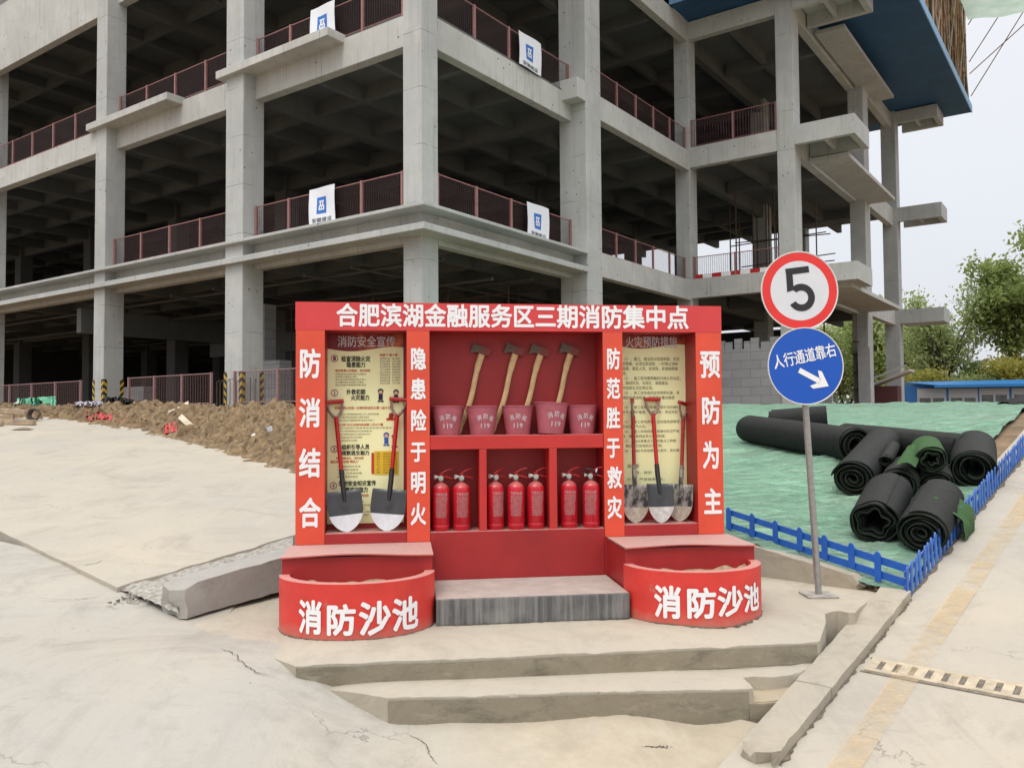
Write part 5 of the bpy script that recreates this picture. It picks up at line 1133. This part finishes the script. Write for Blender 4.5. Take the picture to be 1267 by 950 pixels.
# picket fences
def picket_mb(T, w_, h_, th):
    m_ = MB(); pr = [(-w_/2, 0), (w_/2, 0), (w_/2, h_-.035), (w_*.28, h_-.012), (0, h_), (-w_*.28, h_-.012), (-w_/2, h_-.035)]
    n_ = 7; m_.v = [T(x, -th/2, z) for x, z in pr] + [T(x, th/2, z) for x, z in pr]
    m_.f = [list(range(n_)), list(range(n_, 2*n_))[::-1]] + [[i, n_+i, n_+(i+1) % n_, (i+1) % n_] for i in range(n_)]; m_.mi = [0]*len(m_.f); return m_
fA, fB = Vector(flft), Vector(fc)
dn = (Vector((fB.x, fB.y, 0))-Vector((fA.x, fA.y, 0))); Ln = dn.length; dn.normalize(); nn = Vector((-dn.y, dn.x, 0))
pf = thing('picket_fence', 'low blue picket fence facing the viewer right of the sand pool', 'fence', fA, 0)
for px, bot, top in ((903, 655, 629), (932, 664, 636.5), (961, 671.5, 645), (991, 681, 653.5), (1022, 691.5, 663), (1055.5, 702.5, 672.5), (1088, 719, 683)):
    ts = min((i/600 for i in range(601)), key=lambda t: abs(project(fA.lerp(fB, t))[0]-px)); base = fA.lerp(fB, ts)
    zb_ = at(px, bot, base.y).z; zt_ = at(px, top-2, base.y).z
    picket_mb(lambda x, y, z: base + dn*x + nn*(y-.014) + Vector((0, 0, zb_-base.z+z)), .062, zt_-zb_, .012).build('picket', BLUEF, pf, bevel=.002, seg=1)
zr = lambda t, k_: fA.lerp(fB, t).z + k_
for k0, k1_ in ((.135, .215), (.02, .09)):
    m_ = MB(); a, b_ = fA, fB; e0 = at(899, 636 if k0 > .1 else 652, a.y).z; e1 = at(1133, 709 if k0 > .1 else 727, b_.y).z; hh = .058
    m_.box8([a+nn*0+Vector((0, 0, e0-a.z)), b_+Vector((0, 0, e1-b_.z)), b_+nn*.012+Vector((0, 0, e1-b_.z)), a+nn*.012+Vector((0, 0, e0-a.z)), a+Vector((0, 0, e0-a.z+hh)), b_+Vector((0, 0, e1-b_.z+hh+.01)), b_+nn*.012+Vector((0, 0, e1-b_.z+hh+.01)), a+nn*.012+Vector((0, 0, e0-a.z+hh))]); m_.build('rail', BLUEF, pf)
pf2 = thing('picket_fence', 'long low blue picket fence climbing along the road edge', 'fence', fc, 0)
hv = Vector((D.x, D.y, 0)).normalized()
src = None; i = 0; al = .0
BLUEF2 = plain('sunlit_blue_plastic', (.035, .14, .46), .5, var=.25, scale=7, dust=.2)
while al < 8.6:
    q = road(al, -.03); l1, l2, l3 = random.uniform(-.025, .025), random.uniform(-.03, .03), random.uniform(-.010, .006)
    o_ = picket_mb(lambda x, y, z: q + D*(x+l1*z) + E*(y+l2*z) + Vector((0, 0, z+l3)), .052, .285, .014).build('picket', BLUEF2 if i else BLUEF, pf2, bevel=.002, seg=1); al += .135 if al > .1 else .12; i += 1
for k0 in (.06, .18):
    m_ = MB(); m_.box8([road(0, -.055, k0), road(8.6, -.055, k0), road(8.6, -.042, k0), road(0, -.055+.013, k0), road(0, -.055, k0+.045), road(8.6, -.055, k0+.045), road(8.6, -.042, k0+.045), road(0, -.042, k0+.045)]); m_.build('rail', BLUEF, pf2)
# rubble at the fence corner
RUB = plain('rubble', (.36, .33, .28), .9, var=.4, scale=9)
random.seed(11); m_ = MB()
for i in range(150):
    t = random.random(); q = fA.lerp(fB, .35+.65*t) - nn*random.uniform(-.16, .10); r_ = random.uniform(.008, .032); z_ = max(.0, min(HT(q.x, q.y), .09*(1-t)+.015))
    k_ = len(m_.v); m_.v += [tuple(Vector((q.x, q.y, z_)) + Vector((random.uniform(-1, 1), random.uniform(-1, 1), random.uniform(-.5, .9)))*r_) for _ in range(8)]
    m_.f += [[k_+a for a in f] for f in [(3, 2, 1, 0), (4, 5, 6, 7), (0, 1, 5, 4), (1, 2, 6, 5), (2, 3, 7, 6), (3, 0, 4, 7)]]; m_.mi += [0]*6
tag(m_.build('rubble', RUB), kind='stuff')
m_ = MB()
random.seed(4); GRV = plain('grey_gravel', (.33, .305, .265), .9, var=.5, scale=24, bmp=1)
for i in range(620):
    u_ = random.random(); q = j1.lerp(j2, u_) + Vector((random.uniform(.05, .42)*(1-u_*.6), -random.uniform(.0, .45)*(1-u_*.55), 0)); r_ = random.uniform(.008, .03)
    z_ = .07+.13*u_+.03*random.random(); k_ = len(m_.v); m_.v += [tuple(Vector((q.x, q.y, z_)) + Vector((random.uniform(-1, 1), random.uniform(-1, 1), random.uniform(-.5, .9)))*r_) for _ in range(8)]
    m_.f += [[k_+a for a in f] for f in [(3, 2, 1, 0), (4, 5, 6, 7), (0, 1, 5, 4), (1, 2, 6, 5), (2, 3, 7, 6), (3, 0, 4, 7)]]; m_.mi += [0]*6
tag(m_.build('gravel', GRV), kind='stuff')
def gbed(i, j):
    a = j1.lerp(j2, i) + Vector((-.02, .06, 0)); a.z = apz(a.x, a.y)-.025; q = fs(min(1, i*.9), 1.0, .0); q = Vector((q.x+.04, q.y-.02, .16+.1*i))
    if i < .1: q = q.lerp(onz(226, 765, .03), (1-i/.1)*.8)
    p = a.lerp(q, j); return p + Vector((0, 0, .02*fbm((p.x, p.y, 0), 9, 71, 4)))
m_ = MB(); m_.grid(70, 24, gbed); tag(m_.build('gravel_bed', GRV, smooth=60), kind='structure')

# turf rolls
TURFB = plain('black_turf_backing', (.0105, .011, .0105), .75, var=.5, scale=14, spec=.25, bmp=.8, dust=.22, dustc=(.10, .10, .085))
m, n, b, o = newmat('green_turf'); k_ = noi(n, pos(n), 70, 4, .8); n.links.new(mixc(n, rmp(n, k_, .3, .7), (.012, .05, .012), (.06, .17, .035)), b.inputs['Base Color']); b.inputs['Roughness'].default_value = .8; bump(n, b, k_, 1, .02); TURFG = m
m, n, b, o = newmat('dark_turf_inside'); k_ = noi(n, pos(n), 60, 4, .8); n.links.new(mixc(n, rmp(n, k_, .3, .7), (.006, .010, .007), (.018, .034, .015)), b.inputs['Base Color']); b.inputs['Roughness'].default_value = .9; bump(n, b, k_, 1, .02); TURFI = m
def onH(px, py, r_):
    d = ray(px, py); t = 5.0
    while t < 40:
        P = CAM + d*t
        if P.z < HT(P.x, P.y)+r_: return P
        t += .02
    return P
def roll(label, front, back, r_, turns=5, r0=.10, mats=None, seed=0, squash=.10, flap=0, hole=.07, lift=0.):
    turns = int(turns*1.7)
    """spiral of turf between two points (axis ends); the flap is the loose end lying on the ground"""
    A, B = front, back; axd = (B-A); L_ = axd.length; axd.normalize(); upv = Vector((0, 0, 1)); side = axd.cross(upv).normalized(); u2 = side.cross(axd).normalized()
    random.seed(seed); n_ = turns*30; th = (r_-r0)/turns*.62
    cs = []
    for i in range(n_+1):
        q = i/n_; a = q*turns*2*math.pi + seed; rr = r0+(r_-r0)*q
        wob = 1 + (hole*(1-q)**1.2)*math.sin((5 if hole > .15 else 2)*a+seed) + .03*math.sin(3.3*a+seed)*(1-q) + .02*math.sin(2.3*a+seed*2)*(q) ; rr *= wob
        cs.append(Vector((rr*math.cos(a), rr*math.sin(a)*(1-squash) , 0)))
    m_ = MB(); ns = 7
    for t in range(ns+1):
        y = L_*t/ns
        for i, c_ in enumerate(cs):
            k_ = 1+.025*nz((c_.x*3, c_.y*3, y*2), 1, seed); c3 = A + side*(c_.x*k_) + u2*(c_.y*k_) + axd*(y + (.035*math.sin(i*.13+seed) + .03*nz((i*.05, seed, 0), 2))*(1 if t == 0 else (.6 if t == ns else 0)))
            inn = Vector((c_.x, c_.y, 0)).normalized()*th
            m_.v.append(tuple(c3)); m_.v.append(tuple(c3 - side*inn.x - u2*inn.y))
    st = 2*(n_+1)
    for t in range(ns):
        for i in range(n_):
            a = t*st+2*i; m_.f.append([a, a+2, a+st+2, a+st]); m_.mi.append(0); m_.f.append([a+1, a+st+1, a+st+3, a+3]); m_.mi.append(1)
    for t, fl_ in ((0, 0), (ns, 1)):
        for i in range(n_):
            a = t*st+2*i; m_.f.append([a, a+1, a+3, a+2] if not fl_ else [a, a+2, a+3, a+1]); m_.mi.append(2)
    m_.f.append([2*n_, 2*n_+1, 2*n_+1+st, 2*n_+st]); m_.mi.append(0)
    o_ = m_.build('turf_roll', mats or [TURFB, TURFI, TURFI], fix=False, smooth=50)
    return tag(o_, label, 'turf roll', 'rolls of artificial turf on the green slope')
RG = .285
def rl2(label, pf_, pb, r_, **k):
    A = onH(*pf_, r_*.93); B = onH(*pb, r_*.93); Lm = k.pop('L', None)
    if Lm: B = A + (B-A).normalized()*Lm; B.z = HT(B.x, B.y)+r_*.93
    return roll(label, A, B, r_, **k)
rl2('fat black turf roll in front on the left, with a star shaped hollow core', (1081, 645), (1099, 608), .245, seed=1, r0=.12, hole=.22, turns=4)
rl2('fat black turf roll in front on the right, against the fence corner', (1140, 659), (1163, 617), .24, seed=2, r0=.04, hole=.1, turns=6)
rl2('black turf roll with tightly wound layers left of the pile', (1056, 592), (1093, 548), .245, seed=3, r0=.05, turns=6)
rl2('fat black turf roll at the right end of the pile by the road', (1205, 580), (1206, 553), .255, seed=4, r0=.12, hole=.1, turns=4)
rl2('long black turf roll lying across the slope behind the sign post', (1058, 550), (928, 530), .27, seed=5, r0=.08, turns=5)
rl2('short black turf roll farthest up the slope behind the blue disc', (954, 524), (1022, 519), .29, seed=6, r0=.12, turns=4, squash=.12)
rl2('long black turf roll behind the pile, crossing to the right', (1046, 540), (1195, 556), .25, seed=7, r0=.08, turns=4)
A = onH(1096, 570, .34); roll('thin grey black turf roll lying on top of the pile', A, A+Vector((.36, .60, .14)), .082, turns=3, r0=.035, seed=8)
A = onH(1112, 600, .20); roll('dark roll with a strip of green turf showing on its back', A, A+Vector((.40, .70, .10)), .21, turns=5, r0=.06, seed=9, mats=[TURFB, TURFG, TURFI])
A = onH(1153, 569, .44); roll('bright green turf roll on top of the pile, grass side out', A, A+Vector((.27, .66, .10)), .185, turns=3, r0=.06, seed=10, mats=[TURFG, TURFI, TURFI], hole=.2)
A = onH(1158, 597, .16); roll('dark flattened roll squeezed under the green roll', A, A+Vector((.35, .8, .16)), .21, turns=4, r0=.1, seed=12, squash=.35)
_a, _b, _c, _d = [at(px_, py_, yy_) for px_, py_, yy_ in ((1107, 577, 9.3), (1133, 578, 9.3), (1142, 556, 9.9), (1122, 553, 9.9))]
m_ = MB(); m_.grid(8, 8, lambda i, j: (_a.lerp(_b, i)).lerp(_d.lerp(_c, i), j)+Vector((0, 0, .05*math.sin(math.pi*i)+.012*nz((i*5, j*5, 0), 1)))); tag(m_.build('turf_offcut', TURFG, smooth=60), 'strip of bright green turf draped between two rolls', 'turf piece')
# green flap hanging over the fence
q0 = road(.62, -.22, .42); m_ = MB()
FLA = min((k_*.02 for k_ in range(150)), key=lambda a: abs(project(road(a, -.03))[0]-1176))
def flapf(i, j):
    a = FLA+.55*i + .16*j*(1-i); hz = .46-.06*i*(1-j)-.62*j*(.55+.45*math.sin(math.pi*(.25+.6*i))); return road(a, -.17+.24*min(1, j*2.2)+.03*nz((i*4, j*4, 0), 1), max(.02, hz))
m_.grid(14, 14, flapf); m_.grid(14, 14, lambda i, j: flapf(i, j)+E*-.012); tag(m_.build('turf_flap', TURFG, fix=False, smooth=60), 'green turf flap hanging over the picket fence on to the road', 'turf piece')
q = at(1262, 496, 23.5); m_ = MB(); m_.grid(16, 12, lambda i, j: Vector((q.x-.30+1.9*i, q.y-.2+1.0*j, 1.66+.36*math.sin(math.pi*min(1, i*.9+.1))**.6*math.sin(math.pi*j)**.5+.03*nz((i*6, j*5, 0), 1)))); tag(m_.build('black_tarp', TURFB, smooth=60), 'black tarp heap at the far right edge of the green slope', 'tarp')

# ================================================================ SOIL HEAP AND SITE LITTER ON THE LEFT
bot = [(-160, 512), (-60, 516), (0, 520), (60, 521), (110, 527), (160, 535), (205, 545), (250, 556), (300, 571), (340, 581), (375, 590), (450, 602), (520, 612)]
top = [(-160, 499), (-60, 500), (0, 500), (30, 497), (60, 496), (110, 499), (150, 501), (190, 500), (230, 497), (260, 500), (300, 503), (340, 504), (375, 505), (450, 508), (520, 512)]
def lin(tb, x):
    for (x0, y0), (x1, y1) in zip(tb, tb[1:]):
        if x <= x1: return y0+(y1-y0)*(x-x0)/(x1-x0)
    return tb[-1][1]
def heap(i, j):
    px = -150+660*i; Bf = onap(px, lin(bot, px)); back = Vector((.45, .89, 0)); dist = 4.6 - 1.6*i
    Pc = Bf + back*(dist*.55); zc = at(px+4, lin(top, px), Pc.y).z - .05
    q = j/.55; P = Bf + back*(dist*j)
    h = (sstep(0, 1, q)*.55+.45*min(1, q)) if q < 1 else (1-.35*sstep(1, 1.8, q))
    z = (Bf.z-.03) + (zc-Bf.z)*h
    cl_ = abs(fbm((P.x, P.y, z), 2.3, 41, 4)); cl2 = fbm((P.x, P.y, z*2), 6.5, 45, 3)
    am = min(1, q*3+.1); P.z = z
    return P + Vector((.05*cl2, -.10*am*(fbm((P.x, P.y, z), 3.1, 55, 3)), am*(.24*cl_ - .07 + .09*cl2)))
HEAP = plain('clodded_soil', (.18, .122, .064), .95, var=.6, scale=8, bmp=1)
mb = MB(); mb.grid(420, 90, heap); tag(mb.build('soil_heap', HEAP, smooth=40), kind='structure')
def hp(px, py, lift=.0):                       # ray on to the heap or the apron
    best = None
    for a in range(120):
        for c in range(60):
            pass
    return None
_hp = [(i/140, j/50, heap(i/140, j/50)) for i in range(141) for j in range(51)]
_hpp = [(project(p), p) for _, _, p in _hp]
def onheap(px, py):
    c = [(abs(q[0]-px)+abs(q[1]-py)*1.3 + p.y*.05, p) for q, p in _hpp if abs(q[0]-px) < 8]
    return min(c, key=lambda t: t[0])[1] if c else onap(px, py)
OFF = plain('pale_offcut', (.60, .52, .38), .7, var=.2, scale=6); OFFW = plain('white_scrap', (.66, .66, .62), .6, var=.1)
def stick(name, label, cat, a, b, w_, t_, mat, up=.06):
    A = onheap(*a)+Vector((0, -.12, up)); B = onheap(*b)+Vector((0, -.12, up)); B.y = A.y+.25*(B.y-A.y); q = at(*b, B.y); B = Vector((q.x, q.y, q.z)); q = at(*a, A.y); A = Vector((q.x, q.y, q.z))
    d = (B-A).normalized(); s_ = d.cross(Vector((0, -1, .3))).normalized(); n_ = s_.cross(d)
    m_ = MB(); m_.box8([A-s_*w_-n_*t_, A+s_*w_-n_*t_, A+s_*w_+n_*t_, A-s_*w_+n_*t_, B-s_*w_-n_*t_, B+s_*w_-n_*t_, B+s_*w_+n_*t_, B-s_*w_+n_*t_])
    return tag(m_.build(name, mat, bevel=.004, seg=1), label, cat)
stick('wood_offcut', 'pale wood offcut standing upright on top of the soil heap', 'offcut', (231, 498), (229, 510), .055, .02, OFF)
stick('wood_offcut', 'pale wood offcut slanting down the middle of the soil heap', 'offcut', (223, 515), (239, 530), .06, .02, OFF)
stick('wood_offcut', 'thin stick lying up the left flank of the soil heap crest', 'offcut', (208, 510), (222, 504), .02, .015, OFF)
stick('wood_offcut', 'short white strip standing in the right end of the soil heap', 'offcut', (313.5, 537), (316, 549), .035, .012, OFFW)
stick('metal_scrap', 'small pale metal scrap near the right end of the soil heap', 'scrap', (331, 533), (337, 530), .06, .01, plain('scrap_metal', (.42, .45, .47), .5, .3))
RNET = plain('red_net_fabric', (.50, .075, .075), .8, var=.3, scale=16, bmp=.8); GNET = plain('green_net_fabric', (.10, .32, .20), .8, var=.4, scale=8, bmp=.6)
def rag(name, label, cat, x0, x1, y0, y1, mat, slope=0., hgt=.06, seed=0):
    def fn(i, j):
        px = x0+(x1-x0)*i; py = y1+(y0-y1)*j + slope*(i-.5); e = math.sin(math.pi*i)*math.sin(math.pi*j)
        A = onheap((x0+x1)/2, (y0+y1)/2+slope*(i-.5)*.2); Y_ = A.y - .22 - .0*i; Yq = onheap(px, py).y-.18
        Y_ = .5*Y_+.5*Yq; P = at(px+2*nz((i*5, j*5, 0), 1, seed), py+1.2*nz((i*6, j*4, 0), 1, seed+3), Y_ + .35*j)
        return P + Vector((0, -.05, hgt*e*(.6+.7*nz((i*7, j*4, 0), 1, seed+5))+.03*nz((i*14, j*6, 0), 1, seed+7)))
    m_ = MB(); m_.grid(36, 10, fn); return tag(m_.build(name, mat, smooth=60), label, cat)
rag('red_net_scrap', 'long crumpled red net scrap at the foot of the soil heap', 'net scrap', 108, 162, 512, 522, RNET, 6, seed=1)
rag('red_net_scrap', 'small red net scrap beside the slanting wood offcut', 'net scrap', 204, 220, 523, 535, RNET, -4, seed=2)
rag('green_net_scrap', 'green net scrap draped over the left crest of the soil heap', 'net scrap', 22, 70, 492, 503, GNET, -3, seed=3)
rag('green_net_scrap', 'pale green net tail at the left foot of the soil heap', 'net scrap', 13, 30, 497, 509, plain('pale_green_net', (.40, .46, .36), .8, var=.2), -8, seed=4)
rag('black_tarp', 'black tarp bundle on the soil heap beside the far striped column', 'tarp', 130, 168, 492, 506, TURFB, 4, .16, seed=5)
rag('pale_bag', 'flattened pale bag on the soil heap left of the black tarp', 'bag', 94, 131, 497, 502, plain('lilac_bag', (.34, .31, .36), .7, var=.7, scale=14), 1, seed=6)
# timber stack and wire coil on the apron
TIM = plain('site_timber', (.36, .27, .18), .8, var=.35, scale=5)
for i, (a, b_, w_, lab) in enumerate([((-40, 521), (17, 519), .07, 'longest timber at the back of the loose stack on the left'), ((-30, 524), (43, 526), .06, 'front timber of the loose stack, its end nearest the wire coil'), ((-10, 517), (32, 520), .05, 'thin timber lying on top of the loose stack'), ((-20, 528), (4, 527), .06, 'short timber at the front left of the loose stack')]):
    A, B = onap(*a), onap(*b_); d = (B-A).normalized(); s_ = Vector((-d.y, d.x, 0)).normalized(); z0 = .14*(i == 2)
    m_ = MB(); m_.box8([A-s_*w_+Vector((0, 0, z0)), B-s_*w_+Vector((0, 0, z0)), B+s_*w_+Vector((0, 0, z0)), A+s_*w_+Vector((0, 0, z0)), A-s_*w_+Vector((0, 0, z0+.12)), B-s_*w_+Vector((0, 0, z0+.12)), B+s_*w_+Vector((0, 0, z0+.12)), A+s_*w_+Vector((0, 0, z0+.12))])
    tag(m_.build('timber', TIM, bevel=.006, seg=1), lab, 'timber', 'loose timbers on the left')
c0 = onap(41, 521)+Vector((0, 0, .16)); m_ = MB()
for k_ in range(4): m_.tube([c0+Vector(((.145-.012*k_)*math.cos(a), .03*k_+.02*math.sin(3*a), (.145-.01*k_)*math.sin(a))) for a in [2*math.pi*i/24 for i in range(24)]], .022, 6, closed=True)
tag(m_.build('wire_coil', plain('dark_coil', (.07, .055, .045), .7), smooth=60), 'dark coil standing on edge beside the loose timbers', 'coil')
_q = onap(24, 532); m_ = MB(); m_.grid(6, 4, lambda i, j: _q+Vector((-.2+.42*i, .3*j, .01+.05*math.sin(math.pi*i)*math.sin(math.pi*j)))); tag(m_.build('rag', plain('brown_rag', (.20, .15, .10), .9), smooth=60), 'small brown rag lying on the concrete below the timbers', 'rag')

# ================================================================ HOARDING AND TREES ON THE RIGHT
hb0, hb1 = at(1121, 499, 60), at(1330, 494, 60); hz0 = hb0.z-.25
hd_ = thing('notice_hoarding', 'blue hoarding with a sloping canopy and picture boards beyond the slope', 'hoarding', (hb0.x, hb0.y, hz0))
HBL = plain('hoarding_blue', (.02, .16, .44), .5, var=.08, scale=1.2); HBL2 = plain('hoarding_canopy_blue', (.02, .20, .50), .4, var=.1, scale=.6)
W_ = (hb1-hb0).length; hx = lambda px: (at(px, 490, 60)-hb0).x
m_ = MB(); m_.box(0, 16, .06, .2, 0, 1.62); m_.build('panel', HBL, hd_, world=False)
m_ = MB(); m_.box8([(2.0, -.9, 1.45), (16, -.9, 1.60), (16, .3, 1.95), (0, .3, 1.72), (2.0, -.9, 1.52), (16, -.9, 1.67), (16, .3, 2.02), (0, .3, 1.79)]); m_.box8([(1.6, -.95, 1.33), (16, -.95, 1.46), (16, -.9, 1.46), (1.6, -.9, 1.33), (1.6, -.95, 1.52), (16, -.95, 1.66), (16, -.9, 1.66), (1.6, -.9, 1.52)]); m_.build('canopy', HBL2, hd_, world=False)
m, n, b, o = newmat('picture_board'); p = pos(n, obj=True); k_ = noi(n, p, 4, 6, .7); s = nd(n, 'ShaderNodeSeparateXYZ'); n.links.new(p, s.inputs[0])
txl = math_(n, 'MULTIPLY', math_(n, 'GREATER_THAN', math_(n, 'FRACT', math_(n, 'MULTIPLY', s.outputs[2], 9)), .5), rmp(n, noi(n, pos(n, (9, 1, 9), obj=True), 4, 2), .45, .55))
n.links.new(mixc(n, math_(n, 'MULTIPLY', txl, .35), (.55, .55, .54), (.12, .12, .13)), b.inputs['Base Color']); PBM = m
PIC = plain('grey_picture', (.13, .135, .13), .5, var=.5, scale=2)
for a, b_ in ((1135, 1171), (1174, 1210), (1212, 1249), (1252, 1290), (1293, 1330)):
    x0, x1 = hx(a), hx(b_); m_ = MB(); m_.box(x0, x1, .02, .057, .12, 1.30); bo_ = m_.build('picture_board', PBM, hd_, world=False)
    for u_ in (.08, .54): m_ = MB(); m_.box(x0+(x1-x0)*u_, x0+(x1-x0)*(u_+.38), .008, .018, .26, .82 if a > 1200 else .62); m_.build('picture', PIC, bo_, world=False)

def leafmat(name, c1, c2):
    m, n, b, o = newmat(name); k_ = noi(n, pos(n), .9, 3); k2 = nd(n, 'ShaderNodeNewGeometry')
    c_ = mixc(n, rmp(n, k_, .3, .7), c1, c2); c_ = mixc(n, math_(n, 'MULTIPLY', k2.outputs['Random Per Island'], .6), c_, tuple(x*1.5 for x in c2))
    n.links.new(c_, b.inputs['Base Color']); b.inputs['Roughness'].default_value = .6; b.inputs['Specular IOR Level'].default_value = .3
    t = nd(n, 'ShaderNodeBsdfTranslucent'); n.links.new(c_, t.inputs[0]); a = nd(n, 'ShaderNodeMixShader'); a.inputs[0].default_value = .5
    n.links.new(b.outputs[0], a.inputs[1]); n.links.new(t.outputs[0], a.inputs[2]); n.links.new(a.outputs[0], o.inputs[0]); return m
LG = leafmat('leaf_green', (.16, .21, .06), (.27, .33, .11)); LL = leafmat('leaf_light', (.25, .31, .11), (.37, .43, .19)); LD = leafmat('leaf_dark', (.08, .13, .045), (.14, .20, .07)); LY = leafmat('leaf_yellow', (.26, .29, .06), (.42, .37, .09))
BARK = plain('bark', (.075, .062, .05), .95, var=.3, scale=6)
def tree(label, base, H, spread, seed, nleaf, ls, mat, stems=1, trunk=.18, low=.25, cat='tree', name='tree', group=None, clump=.55, upr=.8):
    rnd = random.Random(seed); t_ = thing(name, label, cat, base, 0, group); wood = MB(); tips = []
    def grow(p, d, L, r, lv):
        pts = [p]; n_ = 4
        for i in range(n_):
            d = (d + Vector((rnd.gauss(0, .12), rnd.gauss(0, .12), .06 if lv else .02))).normalized(); p = p + d*(L/n_); pts.append(p)
            if lv >= 2 or (lv == 1 and i > 0): tips.append((p, lv))
        wood.tube(pts, [r*(1-.6*i/n_) for i in range(n_+1)], 6 if lv < 2 else 4)
        if lv < 3:
            for k_ in range(5 if lv < 2 else 3):
                q = pts[max(1, min(n_, 1+int((k_+rnd.random())*n_/5)))] if lv else pts[max(1, int(n_*max(low, .2+.8*(k_+1)/5)))]
                a = rnd.uniform(0, 6.28); o_ = Vector((math.cos(a)*spread, math.sin(a)*spread, rnd.uniform(.15, 1.)*upr)); grow(q, (d*.55+o_).normalized(), L*rnd.uniform(.42, .62), r*.45, lv+1)
    for s_ in range(stems):
        a = 6.28*s_/max(1, stems)+rnd.random(); lean = .0 if stems == 1 else rnd.uniform(.25, .5)
        grow(Vector((.15*math.cos(a)*(stems > 1), .15*math.sin(a)*(stems > 1), 0)), Vector((lean*math.cos(a), lean*math.sin(a), 1)).normalized(), H*.62*rnd.uniform(.85, 1.1), trunk*(.55 if stems > 1 else 1), 0)
    wood.build('trunk', BARK, t_, world=False, fix=False, smooth=60)
    mx = max(p.z for p, _ in tips); k_ = H/mx; lf_ = MB()
    tips = [(p, l) for p, l in tips if p.z > H*low*.6]
    for i in range(nleaf):
        p, lv = rnd.choice(tips); c = p + Vector((rnd.gauss(0, clump), rnd.gauss(0, clump), rnd.gauss(0, clump*.75)))
        s_ = ls*rnd.uniform(.55, 1.3); a = Vector((rnd.gauss(0, 1), rnd.gauss(0, 1), rnd.gauss(0, 1))).normalized(); b_ = a.cross(Vector((rnd.gauss(0, 1), rnd.gauss(0, 1), rnd.gauss(0, 1)))).normalized()
        q = len(lf_.v); lf_.v += [tuple(c-a*s_), tuple(c-b_*s_*.55), tuple(c+a*s_), tuple(c+b_*s_*.55)]; lf_.f.append([q, q+1, q+2, q+3]); lf_.mi.append(0)
    lf_.build('crown', mat, t_, world=False, fix=False); return t_
GZ = 2.0
def gpt(px, Y): q = at(px, 500, Y); return (q.x, q.y, GZ)
tree('slender pale green tree with several bare dark stems behind the hoarding', gpt(1163, 70), 9.8, .8, 3, 8000, .17, LL, 7, .22, .25, clump=.42, upr=1.1)
tree('tall dense tree at the right edge of the view', gpt(1275, 66), 16.0, .85, 8, 20000, .21, LG, 1, .32, .2, clump=.62)
tree('second tall tree beyond the right edge, its branches reaching in', gpt(1345, 74), 17.5, .9, 9, 10000, .25, LG, 1, .32, .2, clump=.75)
tree('green tree behind the last column, left of the slender tree', gpt(1112, 88), 9.5, .9, 12, 8000, .23, LG, 2, .25, .15, clump=.8, group='trees seen through the right wing')
tree('green tree seen between the two last columns of the right wing', gpt(1090, 92), 11.5, 1.1, 13, 11000, .25, LG, 2, .25, .15, clump=.85, group='trees seen through the right wing')
tree('green tree seen left of the block pier under the right wing', gpt(1047, 96), 11.0, 1.1, 14, 11000, .26, LL, 2, .25, .15, clump=.85, group='trees seen through the right wing')
def bush(label, px, Y, H, wd, seed, n_, ls, mat):
    rnd = random.Random(seed); b_ = gpt(px, Y); t_ = thing('shrub', label, 'shrub', b_, 0, 'shrubs behind the hoarding'); m_ = MB(); st_ = MB()
    for i in range(5): st_.tube([(rnd.uniform(-.4, .4), 0, 0), (rnd.uniform(-1, 1)*wd*.6, rnd.uniform(-.5, .5), H*.75)], [.05, .02], 5)
    st_.build('stem', BARK, t_, world=False)
    cs = [(rnd.uniform(-wd, wd), rnd.uniform(-wd*.5, wd*.5), rnd.uniform(.25, .9)*H) for _ in range(16)]
    for i in range(n_):
        c = Vector(rnd.choice(cs)) + Vector((rnd.gauss(0, .45), rnd.gauss(0, .45), rnd.gauss(0, .32))); a = Vector((rnd.gauss(0, 1), rnd.gauss(0, 1), rnd.gauss(0, 1))).normalized(); d = a.cross(Vector((rnd.gauss(0, 1), rnd.gauss(0, 1), rnd.gauss(0, 1)))).normalized(); s_ = ls*rnd.uniform(.6, 1.2)
        q = len(m_.v); m_.v += [tuple(c-a*s_), tuple(c-d*s_*.6), tuple(c+a*s_), tuple(c+d*s_*.6)]; m_.f.append([q, q+1, q+2, q+3]); m_.mi.append(0)
    m_.build('foliage', mat, t_, world=False, fix=False)
bush('yellow green shrub above the hoarding under the slender tree', 1140, 64, 2.9, 2.2, 1, 2200, .15, LY); bush('green shrub left of the yellow one above the hoarding', 1122, 66, 3.0, 1.6, 2, 1800, .15, LG)
bush('bright green low shrub right of the slender tree', 1205, 64, 2.4, 1.8, 3, 1500, .14, LL); bush('yellow shrub under the tall dense tree', 1232, 64, 3.7, 2.3, 4, 3000, .16, LY); bush('dark round shrub beside the yellow one under the tall tree', 1222, 66, 4.2, 1.4, 5, 2200, .16, LD); bush('yellow green shrub at the right edge above the hoarding', 1262, 63, 3.5, 2.3, 6, 2800, .16, LY)
# far greenery and faint tower blocks behind
mb = MB(); rnd = random.Random(5)
for i in range(26000):
    px = rnd.uniform(-200, 1300); Y = rnd.uniform(120, 150); hmax = 5.5+2.5*nz((px*.02, 0, 0), 1, 3); c = Vector((at(px, 500, Y).x, Y, 2+hmax*rnd.random()**.7))
    a = Vector((rnd.gauss(0, 1), rnd.gauss(0, 1), rnd.gauss(0, 1))).normalized(); d = a.cross(Vector((rnd.gauss(0, 1), rnd.gauss(0, 1), rnd.gauss(0, 1)))).normalized(); s_ = rnd.uniform(.25, .5)
    mb.add([c-a*s_, c-d*s_*.6, c+a*s_, c+d*s_*.6], [(0, 1, 2, 3)])
tag(mb.build('far_greenery', leafmat('far_leaf', (.10, .125, .08), (.14, .165, .10)), fix=False), kind='stuff')
